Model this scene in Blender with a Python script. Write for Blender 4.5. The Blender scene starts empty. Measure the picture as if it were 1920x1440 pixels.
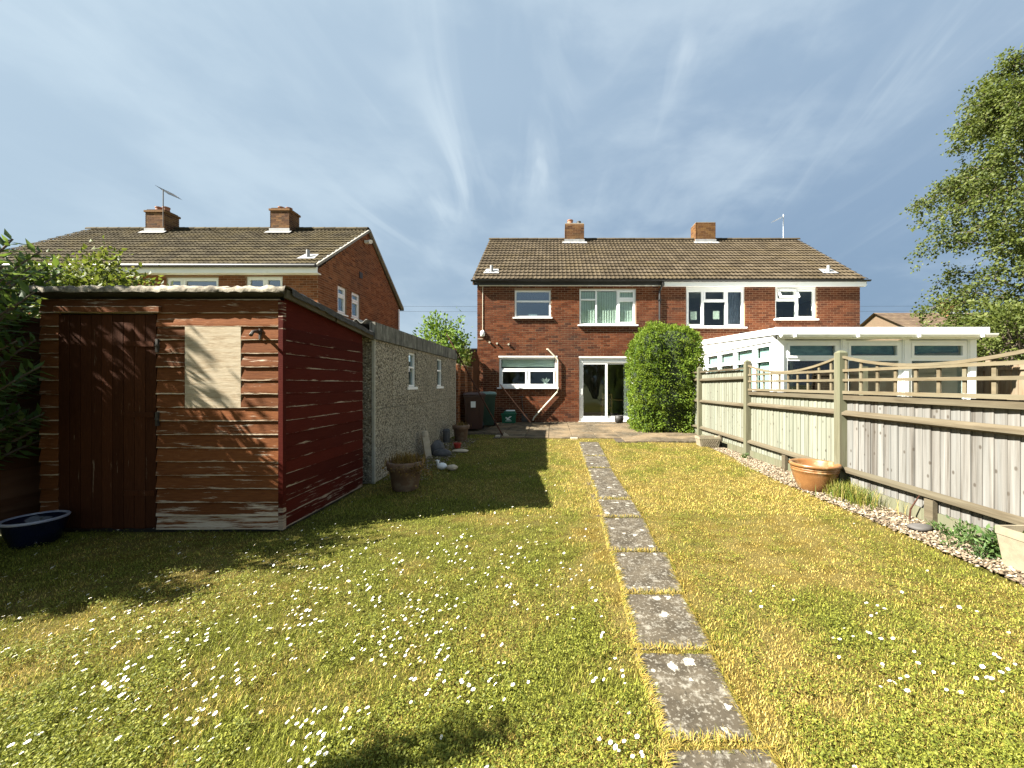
import bpy, math, random
import numpy as np
from mathutils import Vector, Matrix

random.seed(7)
rng = np.random.default_rng(7)
scene = bpy.context.scene
C = scene.collection

# ------------------------------------------------------------------ camera
cam_d = bpy.data.cameras.new("camera")
cam = bpy.data.objects.new("camera", cam_d); C.objects.link(cam)
EYE = 1.42
cam.location = (0, 0, EYE); cam.rotation_euler = (math.radians(90), 0, 0)
cam_d.sensor_width = 36.0; cam_d.lens = 13.52
cam_d.shift_x = -0.039; cam_d.shift_y = 0.0
cam_d.clip_start = 0.05; cam_d.clip_end = 2000
scene.camera = cam

# ------------------------------------------------------------------ light
SUN_AZ = math.radians(18.5)      # light travels towards +X and a little towards +Y
SUN_EL = math.radians(41.5)
sd = Vector((math.cos(SUN_EL) * math.cos(SUN_AZ), math.cos(SUN_EL) * math.sin(SUN_AZ), -math.sin(SUN_EL)))
sun_l = bpy.data.lights.new("sun", 'SUN'); sun_l.energy = 5.0; sun_l.angle = math.radians(0.5)
sun_l.color = (1.0, 0.95, 0.84)
sun = bpy.data.objects.new("sun", sun_l); C.objects.link(sun)
sun.rotation_euler = sd.to_track_quat('-Z', 'Y').to_euler()

scene.view_settings.view_transform = 'Standard'
scene.view_settings.look = 'None'
scene.view_settings.exposure = 2.30
scene.view_settings.gamma = 1.0
scene.render.engine = 'CYCLES'
scene.cycles.max_bounces = 6
scene.cycles.transparent_max_bounces = 12
scene.cycles.use_denoising = True

world = bpy.data.worlds.new("World"); scene.world = world; world.use_nodes = True


def node(nt, kind, ins=None, **attrs):
    n = nt.nodes.new(kind)
    for k, v in attrs.items():
        setattr(n, k, v)
    if ins:
        for k, v in ins.items():
            if isinstance(v, bpy.types.NodeSocket):
                nt.links.new(v, n.inputs[k])
            else:
                n.inputs[k].default_value = v
    return n


def math_n(nt, op, a, b=None, c=None, clamp=False):
    n = nt.nodes.new('ShaderNodeMath'); n.operation = op; n.use_clamp = clamp
    for i, v in enumerate((a, b, c)):
        if v is None: continue
        if isinstance(v, bpy.types.NodeSocket): nt.links.new(v, n.inputs[i])
        else: n.inputs[i].default_value = v
    return n.outputs[0]


def ramp(nt, fac, stops, interp='LINEAR'):
    n = nt.nodes.new('ShaderNodeValToRGB'); cr = n.color_ramp; cr.interpolation = interp
    while len(cr.elements) < len(stops): cr.elements.new(0.5)
    for e, (p, c) in zip(cr.elements, stops):
        e.position = p
        e.color = (c[0], c[1], c[2], 1) if not isinstance(c, (int, float)) else (c, c, c, 1)
    nt.links.new(fac, n.inputs[0])
    return n.outputs[0]


def mixc(nt, fac, a, b, blend='MIX'):
    n = nt.nodes.new('ShaderNodeMix'); n.data_type = 'RGBA'; n.blend_type = blend
    for key, v in ((0, fac), (6, a), (7, b)):
        if isinstance(v, bpy.types.NodeSocket): nt.links.new(v, n.inputs[key])
        else: n.inputs[key].default_value = v if not isinstance(v, tuple) else (v[0], v[1], v[2], 1)
    return n.outputs[2]


def build_world():
    nt = world.node_tree; nt.nodes.clear()
    sky = node(nt, 'ShaderNodeTexSky', sky_type='NISHITA', sun_disc=False)
    sky.sun_elevation = SUN_EL
    sky.sun_rotation = math.atan2(-sd.x, -sd.y)
    tc = node(nt, 'ShaderNodeTexCoord')
    sep = node(nt, 'ShaderNodeSeparateXYZ', {0: tc.outputs['Generated']})
    x, y, z = sep.outputs
    zz = math_n(nt, 'ADD', math_n(nt, 'MAXIMUM', z, 0.0), 0.10)
    u = math_n(nt, 'DIVIDE', x, zz); v = math_n(nt, 'DIVIDE', y, zz)
    # long streaks of high cloud hanging parallel to the garden axis
    c1 = node(nt, 'ShaderNodeCombineXYZ', {0: math_n(nt, 'MULTIPLY', u, 2.6), 1: math_n(nt, 'MULTIPLY', v, 0.55), 2: 0.0})
    n1 = node(nt, 'ShaderNodeTexNoise', {'Vector': c1.outputs[0], 'Scale': 1.35, 'Detail': 4.0, 'Roughness': 0.5, 'Distortion': 1.2})
    c2 = node(nt, 'ShaderNodeCombineXYZ', {0: math_n(nt, 'MULTIPLY', u, 0.9), 1: math_n(nt, 'MULTIPLY', v, 0.45), 2: 3.0})
    n2 = node(nt, 'ShaderNodeTexNoise', {'Vector': c2.outputs[0], 'Scale': 1.3, 'Detail': 4.0, 'Roughness': 0.55, 'Distortion': 0.3})
    # soft billows in real directions (lower sky)
    n3 = node(nt, 'ShaderNodeTexNoise', {'Vector': node(nt, 'ShaderNodeVectorMath', {0: tc.outputs['Generated'], 1: (1, 1, 2.2)}, operation='MULTIPLY').outputs[0],
                                         'Scale': 2.6, 'Detail': 7.0, 'Roughness': 0.55, 'Distortion': 0.2})
    base = ramp(nt, z, [(0.0, (2.75, 4.0, 5.6)), (0.12, (2.45, 3.7, 5.4)), (0.33, (2.85, 4.15, 5.95)), (0.6, (3.7, 5.1, 6.9)), (1.0, (3.8, 5.2, 6.9))])
    streak = ramp(nt, n1.outputs[0], [(0.45, 0.0), (0.54, 0.25), (0.66, 1.0)], 'EASE')
    patch = ramp(nt, n2.outputs[0], [(0.34, 0.10), (0.66, 1.0)], 'EASE')
    hi = ramp(nt, z, [(0.20, 0.0), (0.52, 1.0)], 'EASE')
    f1 = math_n(nt, 'MULTIPLY', math_n(nt, 'MULTIPLY', streak, patch), hi)
    col = mixc(nt, math_n(nt, 'MULTIPLY', f1, 0.68), base, (8.4, 9.7, 10.7))
    bil = ramp(nt, n3.outputs[0], [(0.42, 0.0), (0.70, 1.0)], 'EASE')
    col = mixc(nt, math_n(nt, 'MULTIPLY', bil, 0.68), col, (6.2, 7.6, 9.0))
    # brighter towards the sun's side of the sky
    side = math_n(nt, 'MULTIPLY_ADD', x, -0.50, 0.14, clamp=True)
    col = mixc(nt, side, col, (6.6, 8.3, 9.6))
    col = mixc(nt, 0.92, sky.outputs[0], col)
    col = node(nt, 'ShaderNodeVectorMath', {0: col, 1: (0.415, 0.41, 0.40)}, operation='MULTIPLY').outputs[0]
    bg = node(nt, 'ShaderNodeBackground', {'Color': col, 'Strength': 0.05})
    out = node(nt, 'ShaderNodeOutputWorld', {'Surface': bg.outputs[0]})


build_world()

# ------------------------------------------------------------------ helpers
ORG = {}


class MB:
    """collects faces; build() links them as one mesh object"""
    def __init__(s):
        s.v = []; s.f = []; s.m = []; s.r = []; s.a = []

    def add(s, verts, faces, mi=0, rnd=None, va=None):
        b = len(s.v); s.v += [tuple(p) for p in verts]
        s.a += list(va) if va is not None else [0.5] * len(verts)
        if rnd is None: rnd = random.random()
        for f in faces:
            s.f.append(tuple(i + b for i in f)); s.m.append(mi); s.r.append(rnd)
        return s

    BF = ((0, 3, 2, 1), (4, 5, 6, 7), (0, 1, 5, 4), (1, 2, 6, 5), (2, 3, 7, 6), (3, 0, 4, 7))

    def box(s, x0, x1, y0, y1, z0, z1, mi=0, rnd=None):
        return s.add([(x0, y0, z0), (x1, y0, z0), (x1, y1, z0), (x0, y1, z0), (x0, y0, z1), (x1, y0, z1), (x1, y1, z1), (x0, y1, z1)], s.BF, mi, rnd)

    def fbox(s, fr, a0, a1, z0, z1, d0, d1, mi=0, rnd=None, back=True):
        p = fr.p
        v = [p(a0, z0, d0), p(a1, z0, d0), p(a1, z1, d0), p(a0, z1, d0), p(a0, z0, d1), p(a1, z0, d1), p(a1, z1, d1), p(a0, z1, d1)]
        va = [0, 0, 1, 1, 0, 0, 1, 1]
        return s.add(v, s.BF if back else s.BF[1:], mi, rnd, va)

    def obox(s, c, ax, ay, az, mi=0, rnd=None):
        c = Vector(c); ax = Vector(ax); ay = Vector(ay); az = Vector(az)
        v = [c - ax - ay - az, c + ax - ay - az, c + ax + ay - az, c - ax + ay - az, c - ax - ay + az, c + ax - ay + az, c + ax + ay + az, c - ax + ay + az]
        return s.add(v, s.BF, mi, rnd)

    def bar(s, p, q, w, h, up=(0, 0, 1), mi=0):
        p = Vector(p); q = Vector(q); d = (q - p); L = d.length; d.normalize()
        side = d.cross(Vector(up)); side.normalize(); u2 = side.cross(d)
        return s.obox((p + q) / 2, d * L / 2, side * w / 2, u2 * h / 2, mi)

    def tube(s, pts, rad, n=8, mi=0, caps=True, rnd=None):
        pts = [Vector(p) for p in pts]
        if not isinstance(rad, (list, tuple)): rad = [rad] * len(pts)
        verts = []; faces = []
        ref = Vector((0.3, 0.2, 0.9)).normalized()
        for i, p in enumerate(pts):
            t = (pts[min(i + 1, len(pts) - 1)] - pts[max(i - 1, 0)]).normalized()
            a = t.cross(ref)
            if a.length < 0.05: a = t.cross(Vector((1, 0, 0)))
            a.normalize(); b = t.cross(a)
            for k in range(n):
                w = 2 * math.pi * k / n
                verts.append(p + (a * math.cos(w) + b * math.sin(w)) * rad[i])
        for i in range(len(pts) - 1):
            for k in range(n):
                k2 = (k + 1) % n
                faces.append((i * n + k, i * n + k2, (i + 1) * n + k2, (i + 1) * n + k))
        if caps:
            faces.append(tuple(range(n))[::-1]); faces.append(tuple(range((len(pts) - 1) * n, len(pts) * n)))
        return s.add(verts, faces, mi, rnd)

    def lathe(s, prof, c, n=24, mi=0, sx=1.0, sy=1.0, cap0=True, cap1=False, wob=0.0):
        verts = []; faces = []
        for r, z in prof:
            for k in range(n):
                w = 2 * math.pi * k / n
                rr = r * (1 + wob * math.sin(3 * w + z * 9))
                verts.append((c[0] + rr * sx * math.cos(w), c[1] + rr * sy * math.sin(w), c[2] + z))
        for i in range(len(prof) - 1):
            for k in range(n):
                k2 = (k + 1) % n
                faces.append((i * n + k, i * n + k2, (i + 1) * n + k2, (i + 1) * n + k))
        if cap0: faces.append(tuple(range(n))[::-1])
        if cap1: faces.append(tuple(range((len(prof) - 1) * n, len(prof) * n)))
        return s.add(verts, faces, mi)

    def mesh(s, name, mats, org=(0, 0, 0), smooth=False):
        me = bpy.data.meshes.new(name)
        o = Vector(org)
        me.from_pydata([(x - o.x, y - o.y, z - o.z) for x, y, z in s.v], [], s.f)
        for m in (mats if isinstance(mats, (list, tuple)) else [mats]): me.materials.append(m)
        me.polygons.foreach_set('material_index', s.m)
        if smooth: me.polygons.foreach_set('use_smooth', [True] * len(s.f))
        at = me.attributes.new('rnd', 'FLOAT', 'FACE'); at.data.foreach_set('value', s.r)
        at = me.attributes.new('va', 'FLOAT', 'POINT'); at.data.foreach_set('value', s.a)
        me.update()
        return me

    def build(s, name, mats, parent=None, smooth=False, kind=None, label=None, cat=None, group=None):
        if parent is not None: org = ORG[parent.name]
        else:
            a = np.array(s.v); org = Vector((float(a[:, 0].mean()), float(a[:, 1].mean()), float(a[:, 2].min())))
        o = bpy.data.objects.new(name, s.mesh(name, mats, org, smooth)); C.objects.link(o)
        ORG[o.name] = Vector(org)
        if parent is not None: o.parent = parent
        else: o.location = org
        tag(o, label, cat, group, kind)
        return o


def tag(o, label=None, cat=None, group=None, kind=None):
    if label: o['label'] = label
    if cat: o['category'] = cat
    if group: o['group'] = group
    if kind: o['kind'] = kind
    return o


def thing(name, loc, label, cat, group=None, kind=None):
    o = bpy.data.objects.new(name, None); C.objects.link(o); o.location = loc
    o.empty_display_size = 0.2
    ORG[o.name] = Vector(loc)
    return tag(o, label, cat, group, kind)


def piece(name, me, parent, mw):
    o = bpy.data.objects.new(name, me); C.objects.link(o); o.parent = parent
    o.matrix_basis = Matrix.Translation(-ORG[parent.name]) @ mw
    ORG[o.name] = ORG[parent.name]
    return o


class Frame:
    """a vertical plane: a runs along it, z is up, d is outwards along the normal n"""
    def __init__(s, o, n):
        s.o = Vector(o); s.n = Vector(n).normalized(); s.u = Vector((0, 0, 1)).cross(s.n)

    def p(s, a, z, d=0.0):
        return s.o + s.u * a + s.n * d + Vector((0, 0, z))

    def mat(s, a, z, d=0.0):
        m = Matrix.Identity(4)
        for i in range(3):
            m[i][0] = s.u[i]; m[i][1] = (0, 0, 1)[i]; m[i][2] = s.n[i]
        m.translation = s.p(a, z, d)
        return m


# numpy value noise used for lawn patches and shapes
_perm = rng.random((64, 64))


def vnoise(x, y, sc=1.0, seed=0):
    x = np.asarray(x) * sc + seed * 7.31; y = np.asarray(y) * sc + seed * 3.17
    xi = np.floor(x).astype(int); yi = np.floor(y).astype(int)
    fx = x - xi; fy = y - yi
    fx = fx * fx * (3 - 2 * fx); fy = fy * fy * (3 - 2 * fy)
    g = lambda a, b: _perm[a % 64, b % 64]
    return (g(xi, yi) * (1 - fx) + g(xi + 1, yi) * fx) * (1 - fy) + (g(xi, yi + 1) * (1 - fx) + g(xi + 1, yi + 1) * fx) * fy


def np_mesh(name, verts, faces, mats, fr=None, col=None, mi=None):
    """fast mesh from numpy arrays; faces is (n,3) or (n,4)"""
    me = bpy.data.meshes.new(name)
    k = faces.shape[1]; n = len(faces)
    me.vertices.add(len(verts)); me.vertices.foreach_set('co', np.ascontiguousarray(verts, np.float32).ravel())
    me.loops.add(n * k); me.loops.foreach_set('vertex_index', np.ascontiguousarray(faces, np.int32).ravel())
    me.polygons.add(n); me.polygons.foreach_set('loop_start', np.arange(0, n * k, k, dtype=np.int32))
    if mi is not None: me.polygons.foreach_set('material_index', np.asarray(mi, np.int32))
    for m in (mats if isinstance(mats, (list, tuple)) else [mats]): me.materials.append(m)
    if fr is not None:
        at = me.attributes.new('rnd', 'FLOAT', 'FACE'); at.data.foreach_set('value', np.ascontiguousarray(fr, np.float32))
    if col is not None:
        at = me.attributes.new('col', 'FLOAT_COLOR', 'POINT')
        at.data.foreach_set('color', np.ascontiguousarray(np.c_[col, np.ones(len(col))], np.float32).ravel())
    me.update(calc_edges=True); me.validate()
    return me


def np_obj(name, me, parent=None, kind=None, label=None, cat=None, group=None):
    o = bpy.data.objects.new(name, me); C.objects.link(o)
    if parent is not None:
        o.parent = parent; o.location = -ORG[parent.name]; ORG[o.name] = ORG[parent.name]
    return tag(o, label, cat, group, kind)


# ------------------------------------------------------------------ materials
M = {}


def new_mat(name):
    m = bpy.data.materials.new(name); m.use_nodes = True
    nt = m.node_tree; nt.nodes.clear()
    out = nt.nodes.new('ShaderNodeOutputMaterial')
    bs = nt.nodes.new('ShaderNodeBsdfPrincipled'); nt.links.new(bs.outputs[0], out.inputs[0])
    M[name] = m
    return m, nt, bs, out


def coords(nt, scale=(1, 1, 1)):
    g = node(nt, 'ShaderNodeNewGeometry')
    return node(nt, 'ShaderNodeVectorMath', {0: g.outputs['Position'], 1: scale}, operation='MULTIPLY').outputs[0]


def attr(nt, name):
    return node(nt, 'ShaderNodeAttribute', attribute_name=name).outputs['Fac']


def noise(nt, vec, scale, detail=4, rough=0.55, dist=0.0):
    return node(nt, 'ShaderNodeTexNoise', {'Vector': vec, 'Scale': scale, 'Detail': detail, 'Roughness': rough, 'Distortion': dist}).outputs[0]


def bump(nt, bs, h, strength=0.3, dist=0.01):
    b = node(nt, 'ShaderNodeBump', {'Height': h, 'Strength': strength, 'Distance': dist})
    nt.links.new(b.outputs[0], bs.inputs['Normal'])


def simple(name, c0, c1, scale=8, rough=0.6, stretch=(1, 1, 1), bstr=0.2, bdist=0.004, rvar=0.0, spec=0.5, metal=0.0, dirt=None, dscale=2.0, dlo=.5, dhi=.7):
    m, nt, bs, out = new_mat(name)
    v = coords(nt, stretch)
    n = noise(nt, v, scale, 5, 0.6)
    col = ramp(nt, n, [(0.3, c0), (0.7, c1)])
    if dirt:
        d = ramp(nt, noise(nt, coords(nt), dscale, 6, 0.65), [(dlo, 0), (dhi, 1)])
        col = mixc(nt, d, col, dirt)
    if rvar:
        k = math_n(nt, 'MULTIPLY_ADD', attr(nt, 'rnd'), 2 * rvar, 1 - rvar)
        hs = node(nt, 'ShaderNodeHueSaturation', {'Color': col, 'Value': k}); col = hs.outputs[0]
    nt.links.new(col, bs.inputs['Base Color'])
    bs.inputs['Roughness'].default_value = rough
    bs.inputs['Specular IOR Level'].default_value = spec
    bs.inputs['Metallic'].default_value = metal
    if bstr: bump(nt, bs, n, bstr, bdist)
    return m


def brick_mat(name, cols, soot=(0.05, 0.035, 0.03)):
    m, nt, bs, out = new_mat(name)
    r = attr(nt, 'rnd')
    col = ramp(nt, r, cols)
    v = coords(nt)
    n = noise(nt, v, 38, 4, 0.65)
    col = mixc(nt, 0.55, col, ramp(nt, n, [(0.3, 0.45), (0.7, 1.35)]), 'MULTIPLY')
    big = ramp(nt, noise(nt, v, 0.7, 5, 0.6), [(0.42, 0.0), (0.75, 0.45)])
    col = mixc(nt, big, col, soot)
    nt.links.new(col, bs.inputs['Base Color']); bs.inputs['Roughness'].default_value = 0.85
    bs.inputs['Specular IOR Level'].default_value = 0.08
    bump(nt, bs, n, 0.5, 0.006)
    return m


brick_mat('brick', [(0.0, (0.0714, 0.0204, 0.0091)), (0.3, (0.108, 0.032, 0.0136)), (0.6, (0.131, 0.0408, 0.0175)), (0.85, (0.162, 0.0557, 0.0247)), (1.0, (0.0526, 0.0191, 0.0117))])
brick_mat('brick_orange', [(0.0, (0.135, 0.0468, 0.0198)), (0.4, (0.216, 0.0792, 0.0324)), (0.8, (0.279, 0.113, 0.0504)), (1.0, (0.108, 0.045, 0.0252))])
brick_mat('brick_chimney', [(0.0, (0.072, 0.036, 0.021)), (0.4, (0.12, 0.06, 0.03)), (0.8, (0.18, 0.096, 0.042)), (1.0, (0.06, 0.036, 0.024))], (0.06, 0.054, 0.03))
brick_mat('brick_lichen', [(0.0, (0.077, 0.035, 0.0175)), (0.5, (0.119, 0.056, 0.0238)), (1.0, (0.161, 0.084, 0.0315))], (0.14, 0.0875, 0.0315))
simple('mortar', (0.213, 0.137, 0.0833), (0.284, 0.192, 0.122), 30, 0.95, bstr=0.3, spec=0.2)
simple('render_grey', (0.3, 0.29, 0.27), (0.4, 0.39, 0.36), 10, 0.9)


def tile_mat(name, cols, lich, lamt):
    m, nt, bs, out = new_mat(name)
    col = ramp(nt, attr(nt, 'rnd'), cols)
    v = coords(nt)
    n = noise(nt, v, 24, 5, 0.65)
    col = mixc(nt, 0.6, col, ramp(nt, n, [(0.3, 0.5), (0.7, 1.4)]), 'MULTIPLY')
    l = ramp(nt, noise(nt, v, 1.1, 7, 0.68), [(0.48, 0.0), (0.62, lamt)])
    col = mixc(nt, l, col, lich)
    sp = ramp(nt, noise(nt, v, 9, 3, 0.6), [(0.62, 0.0), (0.70, 0.6)])
    col = mixc(nt, sp, col, (0.07, 0.055, 0.035))
    nt.links.new(col, bs.inputs['Base Color']); bs.inputs['Roughness'].default_value = 0.9
    bs.inputs['Specular IOR Level'].default_value = 0.08
    bump(nt, bs, n, 0.5, 0.008)
    return m


tile_mat('tile', [(0.0, (0.0489, 0.0378, 0.0246)), (0.5, (0.0644, 0.0502, 0.0332)), (1.0, (0.0792, 0.0621, 0.0416))], (0.0851, 0.0636, 0.0322), 0.3)
tile_mat('tile_mossy', [(0.0, (0.0485, 0.0388, 0.0242)), (0.5, (0.0679, 0.0553, 0.0339)), (1.0, (0.0896, 0.0727, 0.0446))], (0.102, 0.0775, 0.032), 0.45)
tile_mat('tile_brown', [(0.0, (0.096, 0.066, 0.048)), (1.0, (0.15, 0.108, 0.072))], (0.12, 0.096, 0.06), 0.3)

simple('upvc', (0.78, 0.79, 0.79), (0.84, 0.84, 0.83), 3, 0.35, bstr=0, dirt=(0.6, 0.59, 0.54), dscale=3, dlo=0.6, dhi=0.9)
simple('upvc_dirty', (0.74, 0.74, 0.71), (0.82, 0.82, 0.79), 5, 0.45, bstr=0, dirt=(0.42, 0.41, 0.34), dscale=5, dlo=0.52, dhi=0.85)
simple('cream_pipe', (0.528, 0.48, 0.36), (0.576, 0.528, 0.416), 5, 0.5, bstr=0)
simple('black_plastic', (0.012, 0.012, 0.013), (0.022, 0.021, 0.02), 9, 0.45, bstr=0.05)
simple('black_paint', (0.015, 0.013, 0.012), (0.03, 0.027, 0.024), 9, 0.6, bstr=0.1)
simple('lead', (0.192, 0.196, 0.2), (0.288, 0.288, 0.288), 8, 0.6, bstr=0.2)
simple('cement', (0.195, 0.18, 0.151), (0.268, 0.254, 0.224), 14, 0.9, bstr=0.4)
simple('clay', (0.224, 0.091, 0.049), (0.315, 0.14, 0.077), 9, 0.8)
simple('interior', (0.40, 0.37, 0.32), (0.46, 0.43, 0.38), 2, 0.9, bstr=0)
simple('interior_floor', (0.16, 0.10, 0.055), (0.22, 0.14, 0.08), 6, 0.6, bstr=0)
simple('aluminium', (0.42, 0.43, 0.44), (0.55, 0.56, 0.57), 9, 0.4, metal=0.7, bstr=0)
simple('dark_metal', (0.03, 0.028, 0.026), (0.07, 0.06, 0.05), 20, 0.6, metal=0.3)
simple('blind', (0.74, 0.78, 0.68), (0.82, 0.85, 0.76), 4, 0.8, bstr=0)
simple('blind_teal', (0.10, 0.22, 0.22), (0.24, 0.40, 0.39), 5, 0.8, (1, 1, 3), bstr=0.3, bdist=0.02)
simple('blind_pale', (0.42, 0.55, 0.54), (0.52, 0.64, 0.62), 5, 0.8, bstr=0)
simple('curtain', (0.08, 0.08, 0.12), (0.2, 0.2, 0.27), 14, 0.9, (1, 1, .4), bstr=0)
simple('paper', (0.72, 0.70, 0.60), (0.78, 0.76, 0.68), 4, 0.8, bstr=0)
simple('white_ceramic', (0.66, 0.66, 0.64), (0.78, 0.78, 0.76), 14, 0.5, bstr=0.2)
simple('table_wood', (0.35, 0.2, 0.09), (0.45, 0.27, 0.13), 5, 0.5, bstr=0)

# terracotta etc.
simple('terracotta', (0.30, 0.13, 0.06), (0.40, 0.185, 0.09), 5, 0.75, bstr=0.2, dirt=(0.42, 0.33, 0.24), dscale=7, dlo=.55, dhi=.75)
simple('terracotta_glaze', (0.16, 0.0704, 0.024), (0.232, 0.112, 0.0416), 6, 0.35, (1, 1, .5), bstr=0.1, dirt=(0.32, 0.224, 0.12), dscale=9, dlo=.55, dhi=.72)
simple('terracotta_dark', (0.12, 0.07, 0.045), (0.20, 0.12, 0.075), 7, 0.85, bstr=0.3, dirt=(0.26, 0.21, 0.15), dscale=8, dlo=.5, dhi=.75)
simple('blue_glaze', (0.003, 0.0045, 0.011), (0.005, 0.008, 0.025), 6, 0.15, bstr=0)
simple('rim_glaze', (0.20, 0.22, 0.30), (0.34, 0.33, 0.34), 12, 0.25, bstr=0)
simple('stone_pot', (0.164, 0.136, 0.0936), (0.234, 0.199, 0.14), 14, 0.9, bstr=0.5, dirt=(0.234, 0.211, 0.133), dscale=9)
simple('soil', (0.03, 0.022, 0.014), (0.07, 0.05, 0.03), 30, 0.95, bstr=0.8)
simple('dark_rock', (0.035, 0.034, 0.036), (0.09, 0.085, 0.085), 12, 0.7, bstr=0.6, bdist=0.01)
simple('slate_stone', (0.056, 0.052, 0.048), (0.088, 0.08, 0.076), 10, 0.75, bstr=0.3)
simple('tan_stone', (0.38, 0.31, 0.22), (0.52, 0.44, 0.33), 10, 0.9, bstr=0.4)
simple('red_plastic', (0.28, 0.02, 0.015), (0.36, 0.035, 0.025), 6, 0.5, bstr=0)
simple('brown_bin', (0.042, 0.0154, 0.0098), (0.0525, 0.0196, 0.0126), 5, 0.5, bstr=0.05)
simple('green_bin', (0.0126, 0.035, 0.021), (0.021, 0.0525, 0.0315), 5, 0.5, bstr=0.05)
simple('green_lid', (0.10, 0.17, 0.15), (0.14, 0.22, 0.19), 5, 0.5, bstr=0.05)
simple('green_box', (0.006, 0.085, 0.045), (0.010, 0.115, 0.06), 5, 0.4, bstr=0)
simple('white_print', (0.7, 0.72, 0.7), (0.76, 0.78, 0.76), 5, 0.6, bstr=0)

# woods
def wood_mat(name, c0, c1, stretch, knots=True, weather=None, rvar=0.15, green=None):
    m, nt, bs, out = new_mat(name)
    off = node(nt, 'ShaderNodeCombineXYZ', {0: math_n(nt, 'MULTIPLY', attr(nt, 'rnd'), 31.0), 1: math_n(nt, 'MULTIPLY', attr(nt, 'rnd'), 17.0), 2: math_n(nt, 'MULTIPLY', attr(nt, 'rnd'), 9.0)})
    v = node(nt, 'ShaderNodeVectorMath', {0: coords(nt, stretch), 1: off.outputs[0]}, operation='ADD').outputs[0]
    n = noise(nt, v, 1.0, 6, 0.65, 0.6)
    col = ramp(nt, n, [(0.28, c0), (0.72, c1)])
    if weather:
        w = ramp(nt, noise(nt, v, 0.35, 4, 0.6), [(0.42, 0), (0.68, 0.8)])
        col = mixc(nt, w, col, weather)
    if green:
        w = ramp(nt, noise(nt, coords(nt), 1.7, 4, 0.6), [(0.35, 0), (0.7, 0.8)])
        col = mixc(nt, w, col, green)
    if knots:
        sp = node(nt, 'ShaderNodeSeparateXYZ', {0: node(nt, 'ShaderNodeVectorMath', {0: coords(nt, (1, 1, 0.7)), 1: off.outputs[0]}, operation='ADD').outputs[0]})
        v2 = node(nt, 'ShaderNodeCombineXYZ', {0: sp.outputs[1], 1: sp.outputs[2], 2: 0.0}).outputs[0]
        vo = node(nt, 'ShaderNodeTexVoronoi', {'Vector': v2, 'Scale': 4.6, 'Randomness': 1.0}, voronoi_dimensions='2D')
        k = ramp(nt, vo.outputs['Distance'], [(0.040, 1.0), (0.075, 0.0)])
        col = mixc(nt, math_n(nt, 'MULTIPLY', k, 0.8), col, (0.06, 0.05, 0.04))
    k = math_n(nt, 'MULTIPLY_ADD', attr(nt, 'rnd'), 2 * rvar, 1 - rvar)
    col = node(nt, 'ShaderNodeHueSaturation', {'Color': col, 'Value': k}).outputs[0]
    nt.links.new(col, bs.inputs['Base Color']); bs.inputs['Roughness'].default_value = 0.85
    bs.inputs['Specular IOR Level'].default_value = 0.08
    bump(nt, bs, n, 0.35, 0.006)
    return m


wood_mat('fence_pale', (0.129, 0.127, 0.0945), (0.23, 0.233, 0.189), (22, 22, 1.2), True, (0.193, 0.211, 0.167))
wood_mat('fence_grey', (0.0502, 0.0422, 0.0329), (0.212, 0.202, 0.187), (26, 26, 0.7), True, (0.189, 0.193, 0.187), 0.12)
wood_mat('rail', (0.054, 0.0418, 0.0259), (0.126, 0.104, 0.0706), (24, 2.0, 24), False, (0.104, 0.0936, 0.0662), 0.12)
wood_mat('post_green', (0.084, 0.0784, 0.0496), (0.152, 0.146, 0.1), (20, 20, 1.5), False, (0.108, 0.118, 0.0736), 0.08)
wood_mat('lattice', (0.0825, 0.0653, 0.039), (0.161, 0.132, 0.0863), (14, 3, 14), False, (0.135, 0.121, 0.0848), 0.15)
wood_mat('boundary_brown', (0.051, 0.0216, 0.0108), (0.09, 0.0408, 0.0204), (14, 1.6, 14), False, (0.108, 0.06, 0.036), 0.25)
wood_mat('panel_brown', (0.132, 0.0896, 0.054), (0.216, 0.156, 0.102), (14, 14, 2), False, (0.21, 0.18, 0.132), 0.15)
wood_mat('pole_wood', (0.04, 0.018, 0.012), (0.08, 0.036, 0.024), (12, 12, 12), False)
wood_mat('gate_brown', (0.05, 0.022, 0.012), (0.09, 0.04, 0.02), (16, 16, 2), False)
wood_mat('ply', (0.252, 0.185, 0.115), (0.488, 0.411, 0.303), (9, 9, 70), False, (0.444, 0.385, 0.289), 0.05)


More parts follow.
